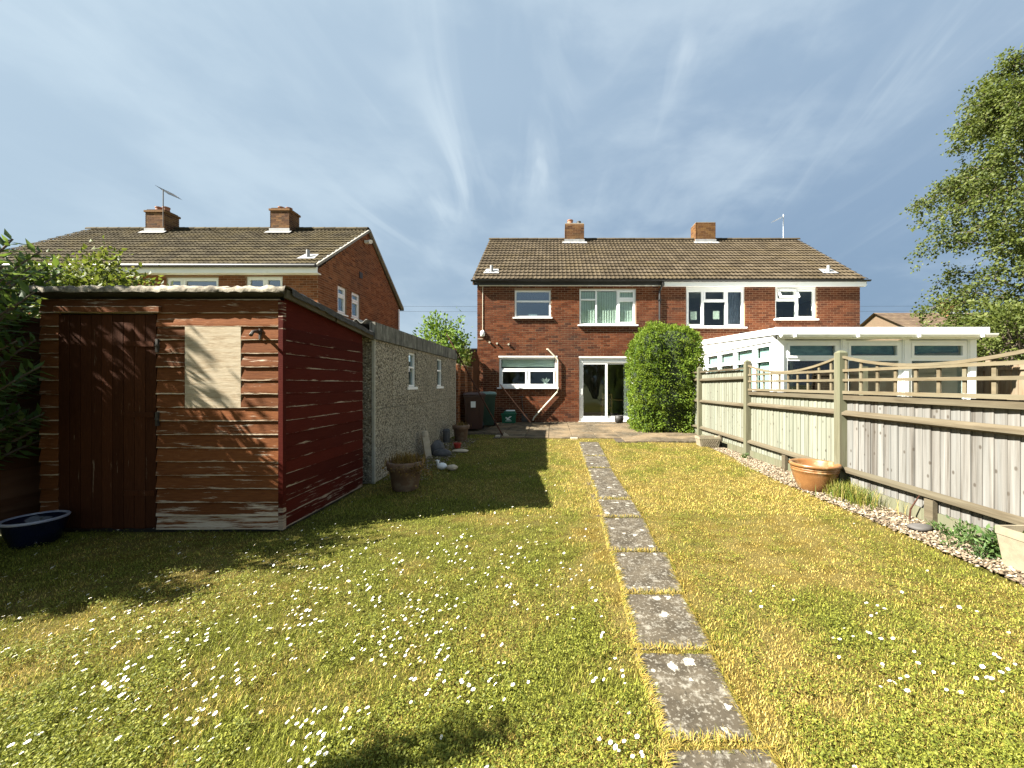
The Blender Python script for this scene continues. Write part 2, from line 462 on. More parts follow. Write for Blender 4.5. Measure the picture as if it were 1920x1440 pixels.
def stain_mat(name, stain0, stain1, bare0, bare1, lo, hi, stretch=(3.0, 3.0, 26), edge=0.10, bottom=None, vertical=False):
    """flaking stain: bare wood shows through in streaks, most along the board edges"""
    m, nt, bs, out = new_mat(name)
    r = attr(nt, 'rnd'); va = attr(nt, 'va')
    off = node(nt, 'ShaderNodeCombineXYZ', {0: math_n(nt, 'MULTIPLY', r, 23.0), 1: math_n(nt, 'MULTIPLY', r, 11.0), 2: math_n(nt, 'MULTIPLY', r, 5.0)})
    v = node(nt, 'ShaderNodeVectorMath', {0: coords(nt, stretch), 1: off.outputs[0]}, operation='ADD').outputs[0]
    n1 = noise(nt, v, 1.0, 7, 0.68, 0.4)
    fine = noise(nt, node(nt, 'ShaderNodeVectorMath', {0: v, 1: (4, 4, 3)}, operation='MULTIPLY').outputs[0], 1.0, 5, 0.7)
    e = ramp(nt, va, [(0.0, 1.0), (0.08, 0.35), (0.14, 0.0), (0.80, 0.0), (0.90, 0.35), (1.0, 0.7)]) if not vertical else math_n(nt, 'MULTIPLY', va, 0.0)
    f = math_n(nt, 'ADD', math_n(nt, 'MULTIPLY', n1, 0.72), math_n(nt, 'MULTIPLY', fine, 0.28))
    f = math_n(nt, 'MULTIPLY_ADD', e, edge, f)
    if bottom is not None:
        z = node(nt, 'ShaderNodeSeparateXYZ', {0: node(nt, 'ShaderNodeNewGeometry').outputs['Position']}).outputs[2]
        b = ramp(nt, z, [(bottom[0], 1.0), (bottom[1], 0.0)])
        f = math_n(nt, 'MULTIPLY_ADD', b, bottom[2], f)
    k = ramp(nt, f, [(lo, 0.0), (hi, 1.0)])
    st = ramp(nt, fine, [(0.3, stain0), (0.7, stain1)])
    st = node(nt, 'ShaderNodeHueSaturation', {'Color': st, 'Value': math_n(nt, 'MULTIPLY_ADD', r, 0.5, 0.75)}).outputs[0]
    ba = ramp(nt, n1, [(0.3, bare0), (0.75, bare1)])
    col = mixc(nt, k, st, ba)
    nt.links.new(col, bs.inputs['Base Color']); bs.inputs['Roughness'].default_value = 0.75
    bs.inputs['Specular IOR Level'].default_value = 0.08
    bump(nt, bs, math_n(nt, 'SUBTRACT', fine, math_n(nt, 'MULTIPLY', k, 0.4)), 0.5, 0.005)
    return m


stain_mat('shed_front', (0.0892, 0.0289, 0.0102), (0.162, 0.0595, 0.0204), (0.34, 0.242, 0.153), (0.561, 0.484, 0.383), 0.575, 0.665, stretch=(2.2, 2.2, 30), edge=0.18, bottom=(0.136, 0.289, 0.136))
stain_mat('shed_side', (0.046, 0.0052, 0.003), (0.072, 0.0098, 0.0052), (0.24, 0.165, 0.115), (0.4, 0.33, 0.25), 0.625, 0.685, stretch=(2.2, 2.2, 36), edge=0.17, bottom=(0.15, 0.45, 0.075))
stain_mat('shed_door', (0.042, 0.0133, 0.0056), (0.0735, 0.0252, 0.0105), (0.21, 0.14, 0.084), (0.308, 0.238, 0.168), 0.60, 0.72, stretch=(24, 24, 2.5), vertical=True)


def felt_mat():
    m, nt, bs, out = new_mat('felt_edge')
    v = coords(nt)
    n = noise(nt, v, 9, 6, 0.7)
    col = ramp(nt, n, [(0.36, (0.06, 0.05, 0.035)), (0.46, (0.17, 0.145, 0.105)), (0.66, (0.40, 0.355, 0.275))])
    nt.links.new(col, bs.inputs['Base Color']); bs.inputs['Roughness'].default_value = 0.9
    bump(nt, bs, n, 0.8, 0.02)


felt_mat()
simple('felt', (0.028, 0.027, 0.028), (0.07, 0.065, 0.06), 18, 0.9, bstr=0.6, bdist=0.006)


def pebble_mat():
    m, nt, bs, out = new_mat('pebbledash')
    v = coords(nt)
    vo = node(nt, 'ShaderNodeTexVoronoi', {'Vector': v, 'Scale': 46, 'Randomness': 1.0})
    sepc = node(nt, 'ShaderNodeSeparateColor', {0: vo.outputs['Color']})
    col = ramp(nt, sepc.outputs[0], [(0.0, (0.075, 0.060, 0.040)), (0.25, (0.275, 0.23, 0.16)), (0.6, (0.43, 0.37, 0.265)), (1.0, (0.66, 0.59, 0.46))])
    d = ramp(nt, vo.outputs['Distance'], [(0.25, 1.0), (0.62, 0.25)])
    col = mixc(nt, 1.0, col, ramp(nt, vo.outputs['Distance'], [(0.35, 1.0), (0.7, 0.45)]), 'MULTIPLY')
    big = ramp(nt, noise(nt, v, 1.5, 4, 0.6), [(0.4, 0.0), (0.8, 0.5)])
    col = mixc(nt, big, col, (0.15, 0.135, 0.10))
    nt.links.new(col, bs.inputs['Base Color']); bs.inputs['Roughness'].default_value = 0.9
    bump(nt, bs, d, 1.0, 0.012)


pebble_mat()


def fascia_mat():
    m, nt, bs, out = new_mat('lichen_concrete')
    n = noise(nt, coords(nt, (30, 12, 2.2)), 1.0, 6, 0.7)
    n2 = noise(nt, coords(nt), 5, 5, 0.6)
    f = math_n(nt, 'ADD', math_n(nt, 'MULTIPLY', n, 0.6), math_n(nt, 'MULTIPLY', n2, 0.4))
    col = ramp(nt, f, [(0.38, (0.045, 0.044, 0.038)), (0.5, (0.13, 0.125, 0.105)), (0.65, (0.30, 0.29, 0.25))])
    nt.links.new(col, bs.inputs['Base Color']); bs.inputs['Roughness'].default_value = 0.95
    bump(nt, bs, n2, 0.4, 0.006)


fascia_mat()
simple('concrete_pale', (0.328, 0.309, 0.255), (0.428, 0.41, 0.346), 14, 0.9, bstr=0.3)
simple('asbestos', (0.15, 0.146, 0.131), (0.27, 0.262, 0.24), 7, 0.95, bstr=0.3)


def slab_mat(name, a, b, spots, samt=1.0, tan=None):
    m, nt, bs, out = new_mat(name)
    v = coords(nt)
    n = noise(nt, v, 26, 6, 0.7)
    col = ramp(nt, n, [(0.3, a), (0.7, b)])
    mo = ramp(nt, noise(nt, v, 6.5, 6, 0.7), [(0.42, 0.0), (0.62, 0.7)])
    col = mixc(nt, mo, col, tuple(0.50 * x for x in a))
    mo2 = ramp(nt, noise(nt, coords(nt, (1.3, 1.3, 1.3)), 9, 6, 0.7), [(0.54, 0.0), (0.66, 0.6)])
    col = mixc(nt, mo2, col, tuple(0.85 * x for x in spots))
    if tan:
        t = ramp(nt, noise(nt, v, 1.3, 5, 0.6), [(0.42, 0), (0.62, 0.85)])
        col = mixc(nt, t, col, tan)
    w = node(nt, 'ShaderNodeVectorMath', {0: v, 1: node(nt, 'ShaderNodeTexNoise', {'Vector': v, 'Scale': 14, 'Detail': 4}).outputs['Color']}, operation='ADD').outputs[0]
    vo = node(nt, 'ShaderNodeTexVoronoi', {'Vector': node(nt, 'ShaderNodeVectorMath', {0: coords(nt), 1: node(nt, 'ShaderNodeVectorMath', {0: node(nt, 'ShaderNodeTexNoise', {'Vector': v, 'Scale': 30, 'Detail': 3}).outputs['Color'], 1: (0.06, 0.06, 0.06)}, operation='MULTIPLY').outputs[0]}, operation='ADD').outputs[0], 'Scale': 11, 'Randomness': 1.0})
    size = node(nt, 'ShaderNodeSeparateColor', {0: vo.outputs['Color']}).outputs[0]
    th = math_n(nt, 'MULTIPLY', math_n(nt, 'POWER', size, 3.0), 0.40)
    k = math_n(nt, 'LESS_THAN', vo.outputs['Distance'], th)
    sm = ramp(nt, noise(nt, v, 55, 3, 0.6), [(0.56, 0.0), (0.64, 0.75)])
    k = math_n(nt, 'MAXIMUM', k, math_n(nt, 'MULTIPLY', sm, 0.6))
    col = mixc(nt, math_n(nt, 'MULTIPLY', k, samt), col, spots)
    dk = ramp(nt, noise(nt, v, 40, 4, 0.6), [(0.58, 0.0), (0.66, 0.7)])
    col = mixc(nt, dk, col, (0.035, 0.03, 0.022))
    nt.links.new(col, bs.inputs['Base Color']); bs.inputs['Roughness'].default_value = 0.92
    bs.inputs['Specular IOR Level'].default_value = 0.08
    bump(nt, bs, n, 0.5, 0.006)


slab_mat('path_slab', (0.0497, 0.0408, 0.0287), (0.116, 0.0972, 0.0707), (0.332, 0.309, 0.26), 0.95)
slab_mat('patio_slab', (0.0572, 0.0447, 0.0291), (0.12, 0.0957, 0.0655), (0.218, 0.198, 0.153), 0.5, (0.182, 0.133, 0.0811))


def glass_mat(name, tint=(0.72, 0.80, 0.78), base=0.10, k=1.5):
    m, nt, bs, out = new_mat(name)
    nt.nodes.remove(bs)
    tr = node(nt, 'ShaderNodeBsdfTransparent', {'Color': (*tint, 1)})
    gl = node(nt, 'ShaderNodeBsdfGlossy', {'Color': (0.95, 0.97, 1, 1), 'Roughness': 0.015})
    nz = node(nt, 'ShaderNodeBump', {'Height': noise(nt, coords(nt), 1.6, 2, 0.5), 'Strength': 0.12, 'Distance': 0.02})
    nt.links.new(nz.outputs[0], gl.inputs['Normal'])
    ge = node(nt, 'ShaderNodeNewGeometry')
    dt = math_n(nt, 'ABSOLUTE', node(nt, 'ShaderNodeVectorMath', {0: ge.outputs['Incoming'], 1: ge.outputs['Normal']}, operation='DOT_PRODUCT').outputs['Value'])
    sch = math_n(nt, 'MULTIPLY_ADD', math_n(nt, 'POWER', math_n(nt, 'SUBTRACT', 1.0, dt, clamp=True), 5.0), 0.96, 0.04)
    f = math_n(nt, 'MULTIPLY_ADD', sch, k, base, clamp=True)
    mx = node(nt, 'ShaderNodeMixShader', {0: f, 1: tr.outputs[0], 2: gl.outputs[0]})
    nt.links.new(mx.outputs[0], out.inputs[0])


glass_mat('glass', (0.80, 0.86, 0.84), 0.0, 1.0); glass_mat('glass_upper', (0.72, 0.78, 0.78), 0.12, 1.3)


def foliage(name, stops, trans=0.35, rough=0.55, cname=None):
    m, nt, bs, out = new_mat(name)
    if cname: col = node(nt, 'ShaderNodeAttribute', attribute_name=cname).outputs['Color']
    else: col = ramp(nt, attr(nt, 'rnd'), stops)
    nt.links.new(col, bs.inputs['Base Color']); bs.inputs['Roughness'].default_value = rough
    bs.inputs['Specular IOR Level'].default_value = 0.2
    tl = node(nt, 'ShaderNodeBsdfTranslucent', {'Color': mixc(nt, 0.3, col, (0.25, 0.32, 0.02))})
    mx = node(nt, 'ShaderNodeMixShader', {0: trans, 1: bs.outputs[0], 2: tl.outputs[0]})
    nt.links.new(mx.outputs[0], out.inputs[0])


foliage('hedge_leaf', [(0, (0.04, 0.085, 0.009)), (0.5, (0.125, 0.195, 0.020)), (1, (0.235, 0.285, 0.04))], 0.45)
foliage('birch_leaf', [(0, (0.0357, 0.0527, 0.0136)), (0.5, (0.0782, 0.1, 0.0221)), (1, (0.14, 0.157, 0.0425))])
foliage('shrub_leaf', [(0, (0.04, 0.06, 0.0112)), (0.5, (0.088, 0.112, 0.0208)), (0.85, (0.152, 0.16, 0.04)), (1, (0.176, 0.112, 0.048))])
foliage('long_leaf', [(0, (0.028, 0.06, 0.0144)), (0.5, (0.06, 0.112, 0.028)), (1, (0.12, 0.176, 0.06))])
foliage('apple_leaf', [(0, (0.05, 0.10, 0.015)), (0.5, (0.11, 0.19, 0.025)), (1, (0.18, 0.26, 0.045))])
foliage('weed_leaf', [(0, (0.0715, 0.0936, 0.0156)), (0.5, (0.163, 0.179, 0.0247)), (1, (0.28, 0.28, 0.0468))])
foliage('dry_leaf', [(0, (0.10, 0.055, 0.02)), (0.5, (0.2, 0.11, 0.035)), (1, (0.34, 0.22, 0.07))])
foliage('grass', None, 0.25, 0.6, 'col')
simple('bark_birch', (0.228, 0.216, 0.192), (0.372, 0.36, 0.33), 6, 0.8, (1, 1, 3), dirt=(0.03, 0.027, 0.024), dscale=5, dlo=.55, dhi=.62)
simple('bark', (0.06, 0.045, 0.032), (0.13, 0.10, 0.07), 12, 0.9, (1, 1, .3), bstr=0.5)
simple('petal', (0.78, 0.78, 0.76), (0.85, 0.85, 0.83), 30, 0.6, bstr=0)
simple('pollen', (0.55, 0.36, 0.02), (0.65, 0.45, 0.03), 60, 0.7, bstr=0)
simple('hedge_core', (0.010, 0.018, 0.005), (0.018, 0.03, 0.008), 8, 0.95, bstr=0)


def ground_mats():
    m, nt, bs, out = new_mat('lawn_soil')
    col = node(nt, 'ShaderNodeAttribute', attribute_name='col').outputs['Color']
    n = noise(nt, coords(nt), 90, 5, 0.7)
    col = mixc(nt, 0.9, col, ramp(nt, n, [(0.3, 0.35), (0.7, 1.3)]), 'MULTIPLY')
    nt.links.new(col, bs.inputs['Base Color']); bs.inputs['Roughness'].default_value = 0.95
    bs.inputs['Specular IOR Level'].default_value = 0.1
    bump(nt, bs, n, 1.0, 0.02)
    simple('far_ground', (0.07, 0.08, 0.025), (0.13, 0.12, 0.045), 3, 0.95, bstr=0.5)
    simple('gravel_base', (0.08, 0.058, 0.036), (0.18, 0.138, 0.092), 60, 0.95, bstr=1.0, bdist=0.02)
    m, nt, bs, out = new_mat('gravel')
    col = ramp(nt, attr(nt, 'rnd'), [(0.0, (0.065, 0.045, 0.026)), (0.35, (0.165, 0.12, 0.074)), (0.7, (0.235, 0.185, 0.125)), (1.0, (0.34, 0.295, 0.225))])
    nt.links.new(col, bs.inputs['Base Color']); bs.inputs['Roughness'].default_value = 0.85


ground_mats()

# ------------------------------------------------------------------ ground, lawn, path, patio
def zl(Y):
    t = np.clip((np.asarray(Y, float) - 4.5) / 5.0, 0, 1)
    return 0.09 * t * t * (3 - 2 * t)


g = MB(); S = 700
g.add([(-S, -S, -0.06), (S, -S, -0.06), (S, S, -0.06), (-S, S, -0.06)], [(0, 1, 2, 3)])
g.build('ground', M['far_ground'], kind='structure')

LX0, LX1, LY0, LY1 = -5.15, 3.34, -3.0, 10.3
DRY = np.array([0.39, 0.265, 0.042]); STRAW = np.array([0.54, 0.43, 0.145]); GRN = np.array([0.225, 0.235, 0.034]); DEEP = np.array([0.075, 0.12, 0.022])


def lawn_col(x, y):
    """0 dry .. 1 green, patchy; the strips beside the path and the fence side are the driest"""
    a = 0.36 * vnoise(x, y, 0.9, 1) + 0.34 * vnoise(x, y, 2.6, 2) + 0.30 * vnoise(x, y, 8.0, 3)
    dist = np.abs(x - 0.72)
    dry_path = np.exp(-np.clip(dist - 0.2, 0, 9) ** 2 / 0.09)
    right = 1 / (1 + np.exp(-(x - 1.1) * 3))
    left = 1 / (1 + np.exp((x + 0.6) * 1.8))
    t = 0.60 * (a - 0.5) * 3.6 + 0.50 - 0.32 * dry_path - 0.36 * right + 0.10 * left - 0.06 * np.clip((y - 5) / 4, 0, 1)
    return np.clip(t, 0, 1)


def lawn_rgb(x, y):
    t = lawn_col(x, y)[:, None]
    s = vnoise(x, y, 14, 5)[:, None]
    dry = DRY * (1 - s) + STRAW * s
    return dry * (1 - t) + GRN * t


def build_lawn():
    st = 0.07
    xs = np.arange(LX0, LX1 + st, st); ys = np.arange(LY0, LY1 + st, st)
    X, Y = np.meshgrid(xs, ys)
    Z = zl(Y) + (vnoise(X, Y, 3, 8) - 0.5) * 0.018 - 0.012
    n, m = X.shape
    idx = np.arange(n * m).reshape(n, m)
    F = np.stack([idx[:-1, :-1], idx[:-1, 1:], idx[1:, 1:], idx[1:, :-1]], -1).reshape(-1, 4)
    V = np.stack([X, Y, Z], -1).reshape(-1, 3)
    me = np_mesh('lawn', V, F, M['lawn_soil'], col=lawn_rgb(V[:, 0], V[:, 1]) * 0.34)
    np_obj('lawn', me, kind='structure')


build_lawn()

# stepping slabs: left x, right x at the far and near edge, far Y, near Y
SLABS = [(0.60, 1.07, 0.58, 1.03, 8.85, 7.33), (0.58, 1.03, 0.57, 1.00, 7.29, 6.40), (0.57, 0.98, 0.57, 0.99, 6.36, 4.78),
         (0.54, 0.98, 0.54, 0.98, 4.72, 4.13), (0.52, 0.975, 0.49, 0.92, 4.08, 3.29), (0.50, 0.97, 0.485, 0.90, 3.25, 2.63),
         (0.475, 0.885, 0.45, 0.875, 2.60, 2.07), (0.44, 0.85, 0.45, 0.82, 2.03, 1.54), (0.43, 0.85, 0.42, 0.85, 1.50, 0.95)]
path = MB()
for (ya, yb) in ((.4, 4.5), (4.5, 6.0), (6.0, 7.0), (7.0, 8.0), (8.0, 9.2)):
    path.add([(.42 + .016 * ya, ya, float(zl(ya)) - .02), (.86 + .02 * ya, ya, float(zl(ya)) - .02), (.86 + .02 * yb, yb, float(zl(yb)) - .02), (.42 + .016 * yb, yb, float(zl(yb)) - .02)], [(0, 1, 2, 3)])
path_o = path.build('path', M['soil'], kind='structure')


def slab_mesh(b, poly, z0, z1, zf, bev=0.010):
    """a slab with chipped, slightly uneven edges and a small bevel"""
    pts = []
    k = len(poly)
    for i in range(k):
        p = Vector(poly[i]); q = Vector(poly[(i + 1) % k])
        for j in range(6):
            t = j / 6
            r = p.lerp(q, t)
            pts.append((r.x + random.uniform(-.006, .006), r.y + random.uniform(-.006, .006)))
    cx = sum(p[0] for p in pts) / len(pts); cy = sum(p[1] for p in pts) / len(pts)
    n = len(pts); V = []; 
    for (x, y) in pts: V.append((x, y, zf(y) + z0))
    for (x, y) in pts: V.append((x, y, zf(y) + z1 - bev))
    for (x, y) in pts:
        dx, dy = cx - x, cy - y; L = math.hypot(dx, dy)
        V.append((x + dx / L * bev, y + dy / L * bev, zf(y) + z1))
    V.append((cx, cy, zf(cy) + z1))
    F = []
    for i in range(n):
        j = (i + 1) % n
        F.append((i, j, n + j, n + i)); F.append((n + i, n + j, 2 * n + j, 2 * n + i)); F.append((2 * n + i, 2 * n + j, 3 * n))
    b.add(V, F)


for (a, b_, c, d, yf, yn) in SLABS:
    mb = MB(); slab_mesh(mb, [(c, yn), (d, yn), (b_, yf), (a, yf)], -0.03, 0.003, lambda y: float(zl(y)))
    mb.build('slab', M['path_slab'], path_o)

PAT_Z = 0.11


def patio_edge(x):
    return 10.15 if x < -1.45 else (9.42 if x < 1.5 else 8.82)


pt = MB()
pt.box(-2.45, -1.45, 10.17, 13.34, -0.02, PAT_Z - 0.022)
pt.box(-1.45, 1.5, 9.44, 13.34, -0.02, PAT_Z - 0.022)
pt.box(1.5, 4.3, 8.84, 13.34, -0.02, PAT_Z - 0.022)
patio_o = pt.build('patio', M['soil'], kind='structure')
random.seed(21)
x = -2.44
while x < 4.2:
    w = 0.592
    y1 = 13.33
    while y1 > patio_edge(x + 0.3) + 0.2:
        y0 = max(y1 - 0.60, patio_edge(x + 0.3))
        mb = MB(); dz = random.uniform(-.006, .006)
        slab_mesh(mb, [(x, y0 + .012), (x + w - .012, y0 + .012), (x + w - .012, y1), (x, y1)], PAT_Z - 0.045 + dz, PAT_Z + dz, lambda y: 0.0, 0.007)
        mb.build('slab', M['patio_slab'], patio_o)
        y1 -= 0.60
    x += w

# gravel bed along the right-hand fence
gb = MB()
gb.add([(3.345, -1.5, -0.006), (3.86, -1.5, -0.006), (3.86, 9.0, 0.022), (3.345, 9.0, 0.022)], [(0, 1, 2, 3)])
gb.build('gravel_bed', M['gravel_base'], kind='structure')


def pebbles(name, n, xf, yf, zf, s0, s1, label):
    base = np.array([(1, 0, 0), (0, 1, 0), (-1, 0, 0), (0, -1, 0), (0, 0, 0.8), (0, 0, -0.6)], float)
    fac = np.array([(0, 1, 4), (1, 2, 4), (2, 3, 4), (3, 0, 4), (1, 0, 5), (2, 1, 5), (3, 2, 5), (0, 3, 5)])
    y = yf(n); x = xf(n, y); z = zf(x, y)
    a = rng.random(n) * 6.283; s = rng.uniform(s0, s1, n); el = rng.uniform(0.6, 1.0, n); h = rng.uniform(0.4, 0.75, n)
    tl = rng.normal(0, 0.25, n)
    bx = base[None, :, 0] * s[:, None]; by = base[None, :, 1] * (s * el)[:, None]; bz = base[None, :, 2] * (s * h)[:, None] + bx * tl[:, None]
    V = np.stack([x[:, None] + bx * np.cos(a)[:, None] - by * np.sin(a)[:, None], y[:, None] + bx * np.sin(a)[:, None] + by * np.cos(a)[:, None], z[:, None] + bz], -1).reshape(-1, 3)
    F = (fac[None] + (np.arange(n) * 6)[:, None, None]).reshape(-1, 3)
    me = np_mesh(name, V, F, M['gravel'], fr=np.repeat(rng.random(n), 8))
    np_obj(name, me, kind='stuff', label=label, cat='gravel')


def yn(n):
    return 1.6 + (rng.random(n) ** 1.5) * 7.3


pebbles('gravel', 9000, lambda n, y: 3.29 - 0.006 * (y - 2) + rng.beta(1.25, 1.0, n) * 0.51 + (vnoise(y, y * 0, 1.6, 4) - 0.5) * 0.14 * (rng.random(n) < 0.3), yn,
        lambda x, y: 0.002 + y * 0.0026 + rng.random(len(x)) * 0.012, 0.010, 0.024, 'pale gravel strip between the lawn and the tall fence')
pebbles('gravel', 1600, lambda n, y: -2.45 + rng.beta(1, 1.4, n) * 0.75 * (0.6 + 0.6 * vnoise(y, y * 0, 1.2, 9)), lambda n: rng.uniform(5.6, 9.3, n),
        lambda x, y: zl(y) + 0.006 + rng.random(len(x)) * 0.012, 0.010, 0.026, 'gravel scattered at the foot of the pebbledash garage')

# ------------------------------------------------------------------ bricks and walls
BL, BH, JT = 0.212, 0.062, 0.013


def brick_mesh(mat, L, r, name='brick'):
    mb = MB()
    mb.add([(0, 0, -.004), (L, 0, -.004), (L, BH, -.004), (0, BH, -.004), (0.001, .001, .004), (L - .001, .001, .004), (L - .001, BH - .001, .004), (0.001, BH - .001, .004)], MB.BF[1:], 0, r)
    return mb.mesh(name, mat)


def bricks(par, fr, a0, a1, z0, z1, openings, mat, nparts=0, pref=None, lims=None, stuff_name='brickwork', soldiers=()):
    rows = int(round((z1 - z0) / 0.075)); full = []; rest = []
    for r in range(rows):
        zz = z0 + r * 0.075; zc = zz + BH / 2
        lo, hi = (a0, a1) if lims is None else lims(zc)
        if hi - lo < 0.1: continue
        a = lo - (0.1125 if r % 2 else 0.0)
        while a < hi:
            segs = [(max(a, lo), min(a + BL, hi))]
            for (oa, ob, oz0, oz1) in openings:
                if zz + BH > oz0 and zz < oz1:
                    ns = []
                    for (s, e) in segs:
                        if e <= oa or s >= ob: ns.append((s, e)); continue
                        if s < oa: ns.append((s, oa))
                        if e > ob: ns.append((ob, e))
                    segs = ns
            for (s, e) in segs:
                if e - s > 0.03: (full if e - s > BL - 0.002 else rest).append((s, e, zz))
            a += 0.225
    if nparts:
        full.sort(key=pref)
        ms = [brick_mesh(mat, BL, k / 11.0) for k in range(12)]
        for (s, e, zz) in full[:nparts]:
            piece('brick', random.choice(ms), par, fr.mat(s, zz, random.uniform(-.001, .001)))
        full = full[nparts:]
    mb = MB()
    for (s, e, zz) in full + rest:
        d = random.uniform(-.001, .001)
        mb.fbox(fr, s, e, zz, zz + BH, -.004, .004 + d, back=False)
    mb.build(stuff_name, mat, par, kind='stuff')


def wall_cells(mb, fr, a0, a1, z0, z1, openings, th, mi=0):
    A = sorted({a0, a1, *[o[0] for o in openings], *[o[1] for o in openings]}); Z = sorted({z0, z1, *[o[2] for o in openings], *[o[3] for o in openings]})
    for i in range(len(A) - 1):
        for j in range(len(Z) - 1):
            ca, cz = (A[i] + A[i + 1]) / 2, (Z[j] + Z[j + 1]) / 2
            if any(o[0] < ca < o[1] and o[2] < cz < o[3] for o in openings): continue
            if A[i] < a0 - 1e-6 or A[i + 1] > a1 + 1e-6 or Z[j] < z0 - 1e-6 or Z[j + 1] > z1 + 1e-6: continue
            mb.fbox(fr, A[i], A[i + 1], Z[j], Z[j + 1], -th, 0, mi)


def window(par, fr, a0, a1, z0, z1, cols, name='window', sill=True, glass='glass', rec=0.05, fw=0.055, frame='upvc', sill_out=0.06, sill_mat='upvc', label=None):
    """cols: list of (right edge a, [transom heights], set of casement row indices). Returns the window part."""
    mb = MB(); dep = (-rec - 0.06, -rec)
    for (x0, x1, y0, y1) in ((a0, a0 + fw, z0, z1), (a1 - fw, a1, z0, z1), (a0 + fw, a1 - fw, z0, z0 + fw), (a0 + fw, a1 - fw, z1 - fw, z1)):
        mb.fbox(fr, x0, x1, y0, y1, *dep)
    panes = []; left = a0 + fw
    for ci, (ra, tr, case) in enumerate(cols):
        last = ci == len(cols) - 1
        right = a1 - fw if last else ra - fw / 2
        if not last: mb.fbox(fr, ra - fw / 2, ra + fw / 2, z0 + fw, z1 - fw, *dep)
        zs = [z0 + fw]
        for t in tr:
            mb.fbox(fr, left, right, t - fw / 2, t + fw / 2, *dep); zs += [t - fw / 2, t + fw / 2]
        zs.append(z1 - fw)
        for k in range(0, len(zs), 2): panes.append((left, right, zs[k], zs[k + 1], k // 2 in case))
        left = ra + fw / 2
    w = mb.build(name, M[frame], par, label=label)
    for (x0, x1, y0, y1, c) in panes:
        s = 0.0
        if c:
            s = 0.045; b = MB(); dd = (-rec - 0.055, -rec + 0.014)
            for q in ((x0 - .012, x0 + s, y0 - .012, y1 + .012), (x1 - s, x1 + .012, y0 - .012, y1 + .012), (x0 + s, x1 - s, y0 - .012, y0 + s), (x0 + s, x1 - s, y1 - s, y1 + .012)):
                b.fbox(fr, *q, *dd)
            b.build('sash', M[frame], w)
        b = MB(); b.fbox(fr, x0 + s, x1 - s, y0 + s, y1 - s, -rec - 0.036, -rec - 0.030); b.build('pane', M[glass], w)
    if sill:
        b = MB(); b.fbox(fr, a0 - 0.06, a1 + 0.06, z0 - 0.05, z0 - 0.003, -rec - 0.05, sill_out); b.build('sill', M[sill_mat], w)
    return w


def tile_verts(w=0.30, L=0.36, n=12):
    """a double-roll concrete tile: x across, y up the slope, z off the roof"""
    xs = np.linspace(0, w, n + 1)
    prof = 0.016 * np.clip(np.cos((xs / w * 2 - 0.45) * 2 * math.pi), -0.25, 1)
    V = []
    for (y, off) in ((0.0, 0.046), (L, 0.006)):
        for xx, pz in zip(xs, prof): V.append((xx, y, off + pz + 0.012))
    for xx, pz in zip(xs, prof): V.append((xx, 0.004, 0.046 + pz - 0.006))
    m = n + 1; F = []
    for i in range(n):
        F.append((i, i + 1, m + i + 1, m + i)); F.append((2 * m + i, 2 * m + i + 1, i + 1, i))
    return V, F


def tiled_slope(par, x0, x1, ye, ze, yr, zr, mat, nparts, direction=1, rows=15):
    """front slope from the eave (ye, ze) up to the ridge (yr, zr)"""
    L = math.hypot(yr - ye, zr - ze); ex = L / rows
    sv = Vector((0, (yr - ye) / L, (zr - ze) / L)); nv = Vector((1, 0, 0)).cross(sv)
    V, F = tile_verts(0.30, ex + 0.07)
    ncol = int(round((x1 - x0) / 0.30)); w = (x1 - x0) / ncol
    ms = []
    for k in range(10):
        b = MB(); b.add(V, F, 0, k / 9.0); ms.append(b.mesh('roof_tile', mat))
    big = MB(); cnt = 0
    for r in range(rows):
        for c in range(ncol):
            o = Vector((x0 + c * w, ye, ze)) + sv * (r * ex + random.uniform(-.006, .006)) + nv * random.uniform(-.002, .004)
            if cnt < nparts:
                m = Matrix.Identity(4)
                for i in range(3): m[i][0] = (w / 0.30 * 1.002, 0, 0)[i]; m[i][1] = sv[i]; m[i][2] = nv[i]
                m.translation = o
                piece('roof_tile', random.choice(ms), par, m); cnt += 1
            else:
                big.add([o + Vector((vx * w / 0.30 * 1.002, 0, 0)) + sv * vy + nv * vz for vx, vy, vz in V], F)
    big.build('roof_tiling', mat, par, kind='stuff')
    rd = MB(); n = int((x1 - x0) / 0.42)
    for k in range(n):
        a = x0 + (x1 - x0) * k / n; b = x0 + (x1 - x0) * (k + 1) / n
        prof = [(math.cos(t) * 0.125, math.sin(t) * 0.085) for t in np.linspace(-0.25, math.pi + 0.25, 9)]
        vs = [(a - .015, yr + p, zr + 0.02 + q) for p, q in prof] + [(b, yr + p * 1.04, zr + 0.028 + q) for p, q in prof]
        rd.add(vs, [(i, i + 1, 9 + i + 1, 9 + i) for i in range(8)])
    rd.build('ridge', mat, par)


